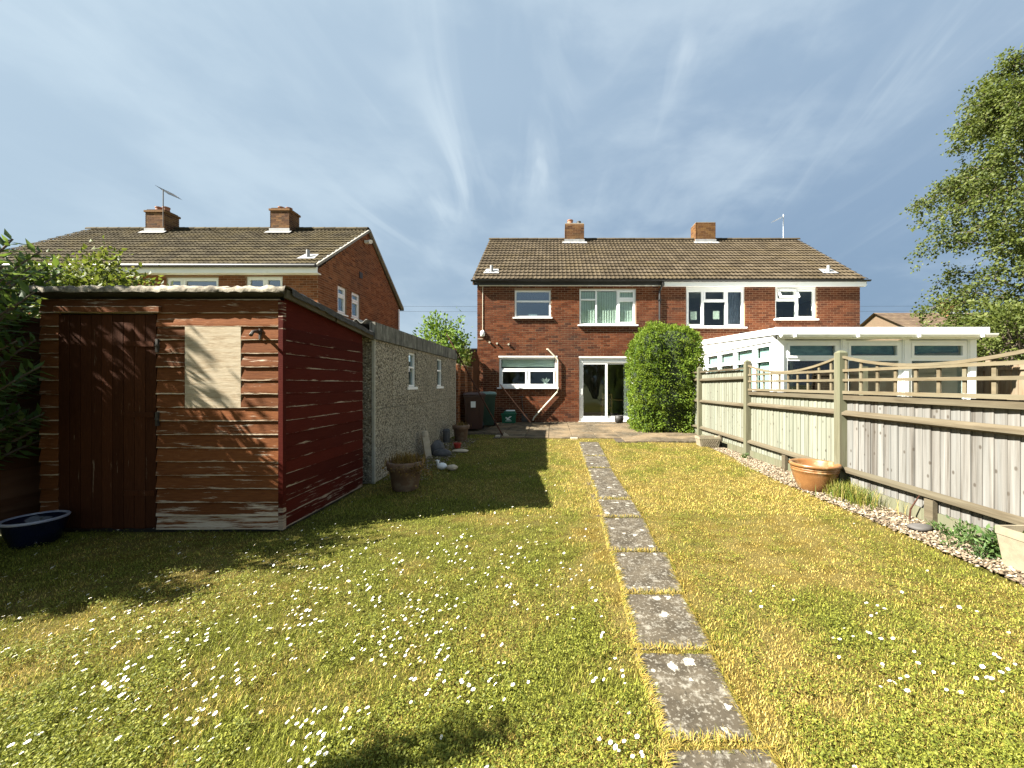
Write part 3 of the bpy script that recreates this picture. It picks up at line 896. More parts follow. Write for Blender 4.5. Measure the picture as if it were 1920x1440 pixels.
def chimney(par, x0, x1, y0, y1, z0, z1, mat, pots, flash_z, crown=True):
    root = MB(); root.box(x0 + .012, x1 - .012, y0 + .012, y1 - .012, z0, z1)
    st = root.build('chimney', M['mortar'], par)
    for fr, a, b in ((Frame((0, y0 + .012, 0), (0, -1, 0)), x0, x1), (Frame((x1 - .012, 0, 0), (1, 0, 0)), y0, y1), (Frame((x0 + .012, 0, 0), (-1, 0, 0)), -y1, -y0)):
        bricks(st, fr, a, b, z0, z1, [], mat)
    if crown:
        c = MB(); c.box(x0 - .03, x1 + .03, y0 - .03, y1 + .03, z1 - .07, z1); c.box(x0 + .03, x1 - .03, y0 + .03, y1 - .03, z1, z1 + .05); c.build('crown', M['brick_chimney'], st)
    else:
        c = MB(); c.box(x0 + .02, x1 - .02, y0 + .02, y1 - .02, z1, z1 + .03); c.build('crown', M['cement'], st)
    for (px, py, r, h, mt) in pots:
        p = MB(); p.lathe([(r, 0), (r * 1.05, .03), (r * .92, h * .7), (r * 1.08, h * .8), (r * 1.08, h), (r * .85, h), (r * .8, h * .5)], (px, py, z1 + .045), 16)
        p.build('chimney_pot', M[mt], st, smooth=False)
    f = MB(); f.box(x0 - .02, x1 + .02, y0 - .025, y0 + .02, flash_z - .06, flash_z + .13)
    f.add([(x0 - .12, y0 - .16, flash_z - .09), (x1 + .12, y0 - .16, flash_z - .09), (x1 + .1, y0 - .01, flash_z + .03), (x0 - .1, y0 - .01, flash_z + .03)], [(0, 1, 2, 3)])
    f.build('flashing', M['lead'], st)
    return st


def roof_vent(par, x, ye, ze, yr, zr, t):
    p = Vector((x, ye + (yr - ye) * t, ze + (zr - ze) * t + .04))
    b = MB(); b.add([p + Vector(q) for q in ((-.28, -.12, -.05), (.28, -.12, -.05), (.22, .22, .20), (-.22, .22, .20))], [(0, 1, 2, 3)])
    v = b.build('vent_flashing', M['lead'], par)
    b = MB(); b.tube([p + Vector((0, .02, .02)), p + Vector((0, .02, .26))], .055, 10); b.build('vent_pipe', M['lead'], v)


def aerial(name, base, top, boom, els, label, mat='aluminium'):
    b = MB(); b.tube([base, top], .017, 6)
    o = b.build(name, M[mat], label=label, cat='aerial')
    b = MB(); p, q = Vector(boom[0]), Vector(boom[1]); b.tube([p, q], .010, 5); b.build('boom', M[mat], o)
    side = Vector(els[1]).normalized()
    for k in range(els[0]):
        c = p.lerp(q, (k + .5) / els[0]); e = MB(); e.tube([c - side * els[2] * (1 - .35 * k / els[0]), c + side * els[2] * (1 - .35 * k / els[0])], .005, 4); e.build('rod', M[mat], o)
    return o


# ------------------------------------------------------------------ the semi-detached house ahead
HY = 13.35
house = thing('semi_detached_house', (4.0, HY, 0), 'red brick semi-detached house with brown tiled roof beyond the lawn', 'house')
FR = Frame((0, HY, 0), (0, -1, 0))
HX0, HX1, HZ0, HZ1, HYB = -2.59, 10.69, 0.0, 4.90, 20.45
BATH = (-1.296, -0.046, 3.735, 4.68); BIG = (0.954, 2.92, 3.476, 4.716)
RA = (4.657, 6.694, 3.40, 4.85); RB = (7.754, 9.176, 3.68, 4.85)
KIT = (-1.833, 0.167, 1.309, 2.346); DOOR = (0.944, 2.917, 0.13, 2.327)
CONS_DOOR = (6.6, 8.4, 0.13, 2.2)
ops = [BATH, BIG, RA, RB, KIT, DOOR, CONS_DOOR]
wb = MB(); wall_cells(wb, FR, HX0, HX1, HZ0, HZ1, ops, 0.26)
wb.build('wall', M['mortar'], house)
sw = MB()
for fr, d in ((Frame((HX0, 0, 0), (-1, 0, 0)), -1), (Frame((HX1, 0, 0), (1, 0, 0)), 1)):
    ya, yb = (HY + .26, HYB); a0, a1 = (-yb, -ya) if d < 0 else (ya, yb)
    sw.fbox(fr, a0, a1, HZ0, HZ1, -.26, 0)
    ym = 16.9 * d
    p = fr.p
    tri = [p(HY * d, HZ1, 0), p(HYB * d, HZ1, 0), p(ym, 7.62, 0)]; tri2 = [p(HY * d, HZ1, -.26), p(HYB * d, HZ1, -.26), p(ym, 7.62, -.26)]
    sw.add(tri + tri2, [(0, 1, 2), (5, 4, 3)])
sw.fbox(Frame((0, HYB, 0), (0, 1, 0)), -HX1, -HX0, HZ0, HZ1, -.26, 0)
sw.build('gable_wall', M['mortar'], house)


def lims_house(z): return (HX0, HX1)


bricks(house, FR, HX0, HX1, 0.10, 4.90, [(o[0] - .004, o[1] + .004, o[2] - .004, o[3] + .004) for o in ops], M['brick'], 300,
       pref=lambda b: abs(b[2] - 2.75) * 1.6 + abs(b[0] - 0.3) * .8 + (30 if b[0] > 2.1 else 0))
for fr, d in ((Frame((HX0, 0, 0), (-1, 0, 0)), -1), (Frame((HX1, 0, 0), (1, 0, 0)), 1)):
    a0, a1 = sorted((HY * d, HYB * d))
    def lg(z, d=d):
        if z < 4.9: return tuple(sorted((HY * d, HYB * d)))
        k = (z - 4.9) / (7.62 - 4.9)
        return tuple(sorted(((HY + (16.9 - HY) * k) * d, (HYB + (16.9 - HYB) * k) * d)))
    bricks(house, fr, a0, a1, 0.1, 7.6, [], M['brick'], lims=lg)
inn = MB()
inn.box(HX0 + .27, HX1 - .27, HY + .27, HYB - .27, 2.40, 2.52); inn.box(HX0 + .27, HX1 - .27, HY + .27, HYB - .27, 4.78, 4.86)
inn.box(HX0 + .27, HX1 - .27, HY + 4.0, HY + 4.1, 0.1, 4.78)
for xx in (0.55, 3.8, 7.1): inn.box(xx, xx + .1, HY + .27, HY + 4.0, 0.1, 4.78)
inn.build('inner_wall', M['interior'], house)
fl = MB(); fl.box(HX0 + .27, HX1 - .27, HY + .02, HY + 4.0, 0.08, 0.122); fl.build('inner_floor', M['interior_floor'], house)
fl = MB(); fl.box(HX0 + .27, 3.8, HY + .27, HY + 4.0, 2.522, 2.54); fl.build('inner_floor', M['interior_floor'], house)

# roof
EY, EZ, RY, RZ = 13.20, 4.99, 16.9, 7.72
rx0, rx1 = -2.74, 10.84
rf = MB()
rf.add([(rx0, EY + .03, EZ - .02), (rx1, EY + .03, EZ - .02), (rx1, RY, RZ - .02), (rx0, RY, RZ - .02), (rx0, 20.7, EZ - .02), (rx1, 20.7, EZ - .02)], [(0, 1, 2, 3), (3, 2, 5, 4)])
for xx in (rx0 + .01, rx1 - .05):
    for (ya, yb) in ((EY + .03, RY), (20.7, RY)):
        rf.add([(xx, ya, EZ - .03), (xx + .04, ya, EZ - .03), (xx + .04, yb, RZ - .03), (xx, yb, RZ - .03), (xx, ya, EZ - .16), (xx + .04, ya, EZ - .16), (xx + .04, yb, RZ - .16), (xx, yb, RZ - .16)], MB.BF)
rf.build('roof', M['tile_brown'], house)
random.seed(3)
tiled_slope(house, rx0, rx1, EY, EZ, RY, RZ, M['tile'], 300)
# gutter, fascia, soffit
gt = MB()
n = 9; prof = [(-.055 * math.cos(t), -.055 * math.sin(t)) for t in np.linspace(0, math.pi, n)]
gv = []
for xx in (rx0 - .03, rx1 + .06):
    for (p, q) in prof: gv.append((xx, EY - .035 + p, EZ - .005 + q))
gt.add(gv, [(i, i + 1, n + i + 1, n + i) for i in range(n - 1)] + [tuple(range(n)), tuple(range(n, 2 * n))])
gt.build('gutter', M['black_plastic'], house)
fa = MB(); fa.box(rx0 + .05, 3.86, EY + .045, EY + .07, EZ - .16, EZ - .012); fa.build('fascia', M['black_paint'], house, label='black painted fascia board')
fa = MB(); fa.box(rx0 + .22, 3.82, EY + .072, HY - .002, EZ - .175, EZ - .15); fa.build('soffit', M['upvc_dirty'], house)
fa = MB(); fa.box(3.87, rx1 - .02, EY + .02, EY + .05, EZ - .20, EZ - .055); fa.build('fascia', M['upvc'], house, label='white fascia board')
fa = MB(); fa.box(3.87, rx1 - .02, EY + .05, HY - .002, EZ - .20, EZ - .17); fa.build('soffit', M['upvc'], house)
dp = MB(); X = 3.72
dp.tube([(X + .08, EY - .03, EZ - .05), (X + .08, EY - .03, EZ - .13), (X + .02, HY - .06, EZ - .32), (X, HY - .06, EZ - .36), (X, HY - .06, .15)], .034, 8)
for zz in (4.3, 3.4, 2.4, 1.4): dp.box(X - .05, X + .05, HY - .1, HY, zz, zz + .04)
dp.build('downpipe', M['black_plastic'], house)
# windows
w = window(house, FR, *BATH, [(9, [4.30], set())], glass='glass_upper', sill_out=.07)
b = MB(); b.box(-.82, -.52, HY + .12, HY + .22, 3.79, 3.87); b.build('window_ledge_box', M['white_ceramic'], w)
w = window(house, FR, *BIG, [(1.54, [4.36], set()), (2.28, [], set()), (9, [4.36], {0, 1})], glass='glass', sill_out=.09)
for k in range(22):
    a = 1.0 + k * .086; b = MB(); b.obox((a, HY + .118, 4.08), (.037, -.012, 0), (.0003, .0009, 0), (0, 0, .56)); b.build('blind_slat', M['blind'], w)
w = window(house, FR, RA[0], RA[1], RA[2], RA[3] - .12, [(5.27, [], {0}), (6.05, [4.30], {1}), (9, [], {0})], glass='glass', sill_out=.06)
b = MB(); b.fbox(FR, RA[0], RA[1], RA[3] - .118, RA[3], -.1, -.03); b.build('head_panel', M['upvc'], w)
for (a, z) in ((4.96, 3.80), (5.75, 3.82)):
    b = MB(); b.fbox(FR, a - .11, a + .11, z - .13, z + .16, -.125, -.122); b.build('paper_note', M['paper'], w)
b = MB()
for k in range(14):
    a0 = 6.1 + k * .04; b.add([FR.p(a0, 3.45, -.2 - .03 * (k % 2)), FR.p(a0 + .04, 3.45, -.2 - .03 * ((k + 1) % 2)), FR.p(a0 + .04, 4.68, -.2 - .03 * ((k + 1) % 2)), FR.p(a0, 4.68, -.2 - .03 * (k % 2))], [(0, 1, 2, 3)])
b.build('curtain', M['curtain'], w)
w = window(house, FR, RB[0], RB[1], RB[2], RB[3] - .10, [(8.50, [4.33], {1}), (9, [], {0})], sill_out=.06)
b = MB(); b.fbox(FR, RB[0], RB[1], RB[3] - .098, RB[3], -.1, -.03); b.build('head_panel', M['upvc'], w)
# the top light of that window stands open
b = MB(); px0, px1, zt = 7.82, 8.50, 4.70
def sb(a0, a1, s0, s1, d0=0.0, d1=.045):
    k = math.radians(28); vs = []
    for (aa, ss, dd) in ((a0, s0, d0), (a1, s0, d0), (a1, s1, d0), (a0, s1, d0), (a0, s0, d1), (a1, s0, d1), (a1, s1, d1), (a0, s1, d1)):
        vs.append(FR.p(aa, zt - ss * math.cos(k) + dd * math.sin(k), -.02 + ss * math.sin(k) + dd * math.cos(k)))
    return vs
for q in ((px0, px0 + .06, 0, .36), (px1 - .06, px1, 0, .36), (px0 + .06, px1 - .06, 0, .06), (px0 + .06, px1 - .06, .30, .36)): b.add(sb(*q), MB.BF)
ol = b.build('open_top_light', M['upvc'], w)
w = window(house, FR, *KIT, [(9, [1.93], set())], fw=.065, sill_out=.10)
b = MB(); b.fbox(FR, -.88, -.81, KIT[2] + .065, 1.90, -.11, -.05)
for q in ((-1.768, -.88), (-.81, .102)):
    for r in ((q[0], q[0] + .05, 1.374, 1.8975), (q[1] - .05, q[1], 1.374, 1.8975), (q[0] + .05, q[1] - .05, 1.374, 1.42), (q[0] + .05, q[1] - .05, 1.85, 1.8975)): b.fbox(FR, *r, -.10, -.036)
b.build('sash', M['upvc'], w)
b = MB(); b.fbox(FR, -1.75, .09, 2.02, 2.28, -.17, -.165); b.build('roller_blind', M['blind'], w)
b = MB(); b.fbox(FR, KIT[0] - .02, KIT[1] + .02, KIT[3] - .004, KIT[3] + .05, -.03, .018); b.build('lintel_strip', M['upvc_dirty'], w)
# sliding patio door
dd = MB(); a0, a1, z0, z1 = DOOR
for q in ((a0, a0 + .07, z0, z1), (a1 - .07, a1, z0, z1), (a0 + .07, a1 - .07, z0, z0 + .09), (a0 + .07, a1 - .07, z1 - .15, z1)): dd.fbox(FR, *q, -.12, -.03)
door = dd.build('patio_door', M['upvc'], house)
for (x0, x1, dep) in ((a0 + .07, 1.935, (-.085, -.045)), (1.86, a1 - .07, (-.118, -.088))):
    b = MB()
    for q in ((x0, x0 + .075, z0 + .09, z1 - .15), (x1 - .075, x1, z0 + .09, z1 - .15), (x0 + .075, x1 - .075, z0 + .09, z0 + .17), (x0 + .075, x1 - .075, z1 - .22, z1 - .15)): b.fbox(FR, *q, *dep)
    b.build('door_leaf', M['upvc'], door)
    b = MB(); m = (dep[0] + dep[1]) / 2; b.fbox(FR, x0 + .075, x1 - .075, z0 + .17, z1 - .22, m - .004, m + .004); b.build('pane', M['glass'], door)
b = MB(); b.fbox(FR, a0 + .09, a0 + .12, 1.05, 1.25, -.045, -.01); b.build('handle', M['upvc_dirty'], door)
b = MB(); b.fbox(FR, a0 - .01, a1 + .01, z1 - .004, z1 + .05, -.03, .018); b.build('lintel_strip', M['upvc_dirty'], door)
b = MB(); b.fbox(FR, a0 - .02, a1 + .04, .112, z0 - .003, -.1, .06); b.build('threshold', M['upvc_dirty'], door)
b = MB()
for k in range(10):
    aa = 2.52 + k * .035; b.add([FR.p(aa, .2, -.22 - .03 * (k % 2)), FR.p(aa + .035, .2, -.22 - .03 * ((k + 1) % 2)), FR.p(aa + .035, 2.2, -.22 - .03 * ((k + 1) % 2)), FR.p(aa, 2.2, -.22 - .03 * (k % 2))], [(0, 1, 2, 3)])
b.build('curtain', M['interior'], door)
b = MB(); window(house, FR, *CONS_DOOR, [(7.5, [], {0}), (9, [], {0})], name='garden_door', sill=False)
# waste pipe, alarm, cable
wp = MB(); yy = HY - .07
wp.tube([(-.17, HY + .02, 2.62), (-.17, yy, 2.62), (-.13, yy, 2.61), (.17, yy, 2.30), (.205, yy, 2.24), (.205, yy, 1.22), (.18, yy, 1.14), (-.62, yy, .26), (-.66, yy, .16)], .027, 8)
wp.build('waste_pipe', M['cream_pipe'], house)
b = MB(); b.lathe([(.02, -.10), (.07, -.08), (.085, 0), (.075, .09), (.03, .13)], (-2.40, HY - .035, 3.15), 12, sy=.7, cap1=True); b.build('alarm_box', M['white_ceramic'], house, smooth=True)
b = MB(); b.tube([(-2.40, HY - .018, 3.27), (-2.40, HY - .018, 4.80)], .010, 5); b.tube([(-2.58, HY - .018, 2.98), (-2.40, HY - .018, 2.98)], .008, 5)
b.build('cable', M['cream_pipe'], house)
b = MB()
for (a, z) in ((-2.16, 2.87), (-1.90, 2.83), (-1.50, 2.80)): b.tube([(a, HY + .01, z), (a, HY - .07, z - .01)], .035, 8)
b.build('overflow_pipe', M['cream_pipe'], house)
# chimneys (pots, flashing), vents
chimney(house, .56, 1.39, 16.58, 17.2, 7.2, 8.34, M['brick_chimney'], [(.80, 16.85, .12, .20, 'clay'), (1.18, 16.85, .09, .14, 'dark_metal')], 7.53, crown=False)
chimney(house, 6.20, 7.06, 16.58, 17.2, 7.2, 8.38, M['brick_lichen'], [], 7.53, crown=False)
roof_vent(house, -2.15, EY, EZ, RY, RZ, .13); roof_vent(house, 9.85, EY, EZ, RY, RZ, .13)
aerial('television_aerial', (10.2, 16.95, 7.5), (10.2, 16.95, 8.9), ((10.2, 16.95, 8.80), (9.55, 16.7, 8.45)), (6, (.4, -.6, .3), .12), 'thin grey television aerial on the right end of the brown roof')

# ------------------------------------------------------------------ the neighbouring house on the left
nb = thing('neighbour_house', (-12.9, 12.0, 0), 'orange brick house with mossy roof and gable end behind the shed', 'house')
NX0, NX1, NY, NYB = -18.45, -7.30, 12.0, 18.35
NF = Frame((0, NY, 0), (0, -1, 0)); NG = Frame((NX1, 0, 0), (1, 0, 0))
W1 = (-12.05, -10.4, 3.5, 4.75); W2 = (-9.55, -8.4, 3.5, 4.78)
G1 = (13.10, 13.66, 3.86, 4.80); G2 = (14.02, 14.62, 3.86, 4.80)
mb = MB(); wall_cells(mb, NF, NX0, NX1, 0, 5.0, [W1, W2], .25); mb.build('wall', M['mortar'], nb)
mb = MB(); wall_cells(mb, NG, NY + .25, NYB, 0, 5.0, [G1, G2], .25)
for d in (0, -.25): mb.add([NG.p(NY, 5.0, d), NG.p(NYB, 5.0, d), NG.p(15.2, 7.42, d)], [(0, 1, 2)])
mb.box(NX0, NX1 - .25, NYB - .25, NYB, 0, 5); mb.box(NX0, NX0 + .25, NY + .25, NYB - .25, 0, 5)
mb.box(NX0 + .3, NX1 - .3, NY + 3, NY + 3.1, 0, 4.9)
mb.add([(NX0, NY, 5.0), (NX0, NYB, 5.0), (NX0, 15.2, 7.42)], [(0, 1, 2)])
mb.build('gable_wall', M['mortar'], nb)
random.seed(5)
bricks(nb, NF, NX0, NX1, .0, 5.0, [W1, W2], M['brick_orange'])
bricks(nb, NG, NY, NYB, .0, 7.4, [G1, G2], M['brick_orange'], lims=lambda z: (NY, NYB) if z < 5 else (NY + (15.2 - NY) * (z - 5) / 2.42, NYB + (15.2 - NYB) * (z - 5) / 2.42))
NEY, NEZ, NRY, NRZ = 11.75, 5.06, 15.2, 7.50
nx0, nx1 = -18.3, -7.18
mb = MB(); mb.add([(nx0, NEY + .03, NEZ - .02), (nx1, NEY + .03, NEZ - .02), (nx1, NRY, NRZ - .02), (nx0, NRY, NRZ - .02), (nx0, 18.62, NEZ - .02), (nx1, 18.62, NEZ - .02)], [(0, 1, 2, 3), (3, 2, 5, 4)])
mb.build('roof', M['tile_brown'], nb)
mb = MB()
for (ya, yb) in ((NEY, NRY), (18.62, NRY)):
    mb.add([(nx1 - .10, ya, NEZ + .035), (nx1 + .012, ya, NEZ + .035), (nx1 + .012, yb, NRZ + .035), (nx1 - .10, yb, NRZ + .035), (nx1 - .10, ya, NEZ - .06), (nx1 + .012, ya, NEZ - .06), (nx1 + .012, yb, NRZ - .06), (nx1 - .10, yb, NRZ - .06)], MB.BF)
mb.build('verge', M['cement'], nb)
tiled_slope(nb, nx0, nx1 - .06, NEY, NEZ, NRY, NRZ, M['tile_mossy'], 300, rows=14)
mb = MB(); mb.tube([(nx0, NEY - .05, NEZ - .04), (nx1 - .02, NEY - .05, NEZ - .04)], .055, 8); mb.build('gutter', M['black_plastic'], nb)
mb = MB(); mb.tube([(nx1 - .02, 18.66, NEZ - .04), (NX0, 18.66, NEZ - .04)], .055, 8); mb.build('gutter', M['black_plastic'], nb)
mb = MB(); mb.box(nx0, nx1 - .01, NEY + .02, NEY + .05, NEZ - .24, NEZ - .06); mb.build('fascia', M['upvc'], nb)
mb = MB(); mb.box(nx0, nx1 - .02, NEY + .05, NY - .002, NEZ - .24, NEZ - .21); mb.build('soffit', M['upvc_dirty'], nb)
window(nb, NF, *W1, [(-11.55, [], {0}), (9, [], {0})], glass='glass_upper'); window(nb, NF, *W2, [(-8.97, [], {0}), (9, [], {0})], glass='glass_upper')
window(nb, NG, *G1, [(99, [4.48], {0, 1})], glass='glass_upper', sill_out=.04); window(nb, NG, *G2, [(99, [4.48], {0, 1})], glass='glass_upper', sill_out=.04)
chimney(nb, -15.55, -14.82, 14.7, 15.3, 6.9, 8.06, M['brick_chimney'], [(-15.32, 15.0, .11, .2, 'clay'), (-15.04, 15.0, .11, .2, 'clay')], 7.24)
chimney(nb, -10.78, -10.04, 14.7, 15.3, 6.9, 8.12, M['brick_chimney'], [(-10.55, 15.0, .11, .14, 'clay'), (-10.25, 15.0, .11, .11, 'clay')], 7.24)
roof_vent(nb, -7.75, NEY, NEZ, NRY, NRZ, .13)
mb = MB(); mb.fbox(NG, 14.92, 15.04, 6.90, 7.0, .02, .16); mb.tube([(NX1 + .16, 14.98, 6.98), (NX1 + .28, 14.9, 6.93)], [.05, .08], 8); mb.build('security_lamp', M['upvc_dirty'], nb)
mb = MB(); mb.fbox(NG, 14.55, 14.78, 5.45, 5.68, .012, .03); mb.build('air_brick', M['black_paint'], nb)
mb = MB(); mb.tube([(NX1 + .06, 18.2, 4.95), (NX1 + .06, 18.2, .1)], .035, 8); mb.build('downpipe', M['upvc'], nb)
aerial('rooftop_aerial', (-14.78, 14.62, 7.4), (-14.78, 14.62, 8.80), ((-14.78, 14.55, 8.78), (-13.6, 14.0, 8.22)), (9, (-.6, -.5, .5), .22), 'dark rooftop aerial strapped to the left chimney of the mossy roof', 'dark_metal')

# ------------------------------------------------------------------ conservatory against the right half of the house
cons = thing('conservatory', (7.4, 8.8, 0), 'white plastic conservatory with teal blinds behind the trellis fence', 'conservatory')
CX0, CX1, CY = 5.08, 9.72, 8.80
CF = Frame((0, CY, 0), (0, -1, 0)); CL = Frame((CX0, 0, 0), (-1, 0, 0)); CR = Frame((CX1, 0, 0), (1, 0, 0))
mb = MB()
mb.box(CX0 + .03, CX1 - .03, CY + .05, CY + .17, 0, .62); mb.box(CX0 + .05, CX0 + .17, CY + .17, HY - .02, 0, .62); mb.box(CX1 - .17, CX1 - .05, CY + .17, HY - .02, 0, .62)
dw = mb.build('dwarf_wall', M['mortar'], cons)
bricks(dw, Frame((0, CY + .05, 0), (0, -1, 0)), CX0 + .03, CX1 - .03, 0, .62, [], M['brick'])
bricks(dw, Frame((CX0 + .05, 0, 0), (-1, 0, 0)), -(HY - .02), -(CY + .06), 0, .62, [], M['brick'])
for (x0, x1) in ((CX0, CX0 + .25), (6.61, 6.73), (8.03, 8.18), (9.53, CX1)):
    b = MB(); b.fbox(CF, x0, x1, .62, 2.44, -.10, 0); b.fbox(CF, x0 + .03, x1 - .03, .625, 2.43, 0, .012); b.build('corner_post', M['upvc'], cons)
for (x0, x1) in ((CX0 + .25, 6.61), (6.73, 8.03), (8.18, 9.53)):
    w = window(cons, CF, x0, x1, .66, 2.42, [(99, [1.99], {1})], name='window', sill=False, rec=.02, fw=.075)
    b = MB(); nn = 16
    vs = []; 
    for i in range(nn + 1):
        t = i / nn; sag = .06 * math.sin(t * math.pi) * (1 if x0 < 6 else .4)
        for (zz, j) in ((2.36, 0), (2.10 + sag * .5 + .05 * t * (x0 > 8), 1), (2.02 + .13 * (x0 > 6) + .08 * t * (x0 > 8), 2)): vs.append(CF.p(x0 + .08 + (x1 - x0 - .16) * t, zz, -.16 - .03 * math.sin(t * 9 + j * 2)))
    b.add(vs, [(3 * i + j, 3 * i + 3 + j, 3 * i + 4 + j, 3 * i + 1 + j) for i in range(nn) for j in range(2)])
    b.build('blind', M['blind_teal'], w, smooth=True)
ys = [-13.32, -12.72, -11.74, -10.73, -9.70, -8.92]
sb_ = MB(); sb_.fbox(CL, -HY + .01, -CY - .10, .62, .70, -.1, 0)
for i in range(1, 5):
    w = window(cons, CL, ys[i], ys[i + 1], .70, 2.40, [(99, [2.0], set())], name='window', sill=False, rec=.02, fw=.09)
    b = MB(); b.fbox(CL, ys[i] + .1, ys[i + 1] - .1, 2.05, 2.33, -.12, -.115); b.fbox(CL, ys[i] + .1, ys[i + 1] - .1, 1.25, 1.94, -.12, -.115); b.build('blind', M['blind_pale'], w)
sb_.fbox(CL, -HY + .01, ys[1], .70, 2.40, -.1, 0); sb_.build('side_panel', M['upvc'], cons)
for X_ in (CX0,):
    b = MB()
    b.add([(X_ - .012, CY + .02, 2.405), (X_ + .05, CY + .02, 2.405), (X_ + .05, HY - .01, 2.405), (X_ - .012, HY - .01, 2.405), (X_ - .012, CY + .02, 2.53), (X_ + .05, CY + .02, 2.53), (X_ + .05, HY - .01, 2.75), (X_ - .012, HY - .01, 2.75)], MB.BF)
    b.build('eaves_board', M['upvc_dirty'], cons)
    b = MB()
    b.add([(X_ - .05, CY - .10, 2.535), (X_ + .05, CY - .10, 2.535), (X_ + .05, HY - .01, 2.755), (X_ - .05, HY - .01, 2.755), (X_ - .05, CY - .10, 2.69), (X_ + .05, CY - .10, 2.69), (X_ + .05, HY - .01, 2.91), (X_ - .05, HY - .01, 2.91)], MB.BF)
    b.build('roof_trim', M['upvc_dirty'], cons)
b = MB(); b.add([(CX0 + .05, CY - .10, 2.63), (CX1 + .12, CY - .10, 2.63), (CX1 + .12, HY - .01, 2.85), (CX0 + .05, HY - .01, 2.85), (CX0 + .05, CY - .10, 2.68), (CX1 + .12, CY - .10, 2.68), (CX1 + .12, HY - .01, 2.90), (CX0 + .05, HY - .01, 2.90)], MB.BF); b.build('roof', M['upvc_dirty'], cons)
b = MB(); b.box(CX0 + .06, CX1, CY - .06, CY - .02, 2.44, 2.628); b.build('eaves_board', M['upvc_dirty'], cons)
b = MB(); b.box(CX0 - .05, CX1 + .12, CY - .16, CY - .102, 2.53, 2.70); b.build('roof_trim', M['upvc_dirty'], cons)
b = MB()
prof = [(-.07 * math.cos(t), -.085 * math.sin(t)) for t in np.linspace(0, math.pi, 9)]
gv = [(xx, CY - .235 + p, 2.545 + q) for xx in (CX0 + .02, CX1 + .16) for (p, q) in prof]
b.add(gv, [(i, i + 1, 9 + i + 1, 9 + i) for i in range(8)] + [tuple(range(9)), tuple(range(9, 18))])
for xx in (5.35, 6.75, 8.1, 9.5): b.box(xx, xx + .05, CY - .312, CY - .165, 2.455, 2.552)
b.build('gutter', M['upvc'], cons)
b = MB(); b.box(CX1 - .1, CX1, CY + .17, HY - .02, .62, 2.62); b.build('side_panel', M['upvc'], cons)
b = MB(); b.box(CX0 + .1, CX1 - .1, CY + .1, HY - .02, .0, .05); b.build('inner_floor', M['interior_floor'], cons)

# ------------------------------------------------------------------ the fence on the right
FX = 3.80; PY = [0.23, 2.645, 5.06, 7.475, 9.89, 12.3]
fence = thing('trellis_fence', (FX, 6.2, 0), 'weathered wooden board fence with curved trellis tops along the gravel', 'fence')
FF = Frame((FX, 0, 0), (-1, 0, 0))          # a = -Y
random.seed(11)
for i, y in enumerate(PY):
    top = 1.86 if i != 3 else 1.885
    b = MB(); h = .052
    b.box(FX - h, FX + h, y - h, y + h, -.05, top - .03)
    b.add([(FX - h, y - h, top - .03), (FX + h, y - h, top - .03), (FX + h, y + h, top - .03), (FX - h, y + h, top - .03), (FX - .02, y - .02, top), (FX + .02, y - .02, top), (FX + .02, y + .02, top), (FX - .02, y + .02, top)], MB.BF)
    b.build('post', M['post_green'], fence)


def feather(fr, a, w, z0, z1, d, th0=.005, th1=.016):
    b = MB(); p = fr.p
    j = random.uniform(-.006, .006); s = random.uniform(-.004, .004)
    b.add([p(a, z0, d), p(a + w, z0, d), p(a + w + s, z1 + j, d), p(a + s, z1 + j, d), p(a, z0, d + th0), p(a + w, z0, d + th1), p(a + w + s, z1 + j, d + th1), p(a + s, z1 + j, d + th0)], MB.BF)
    return b


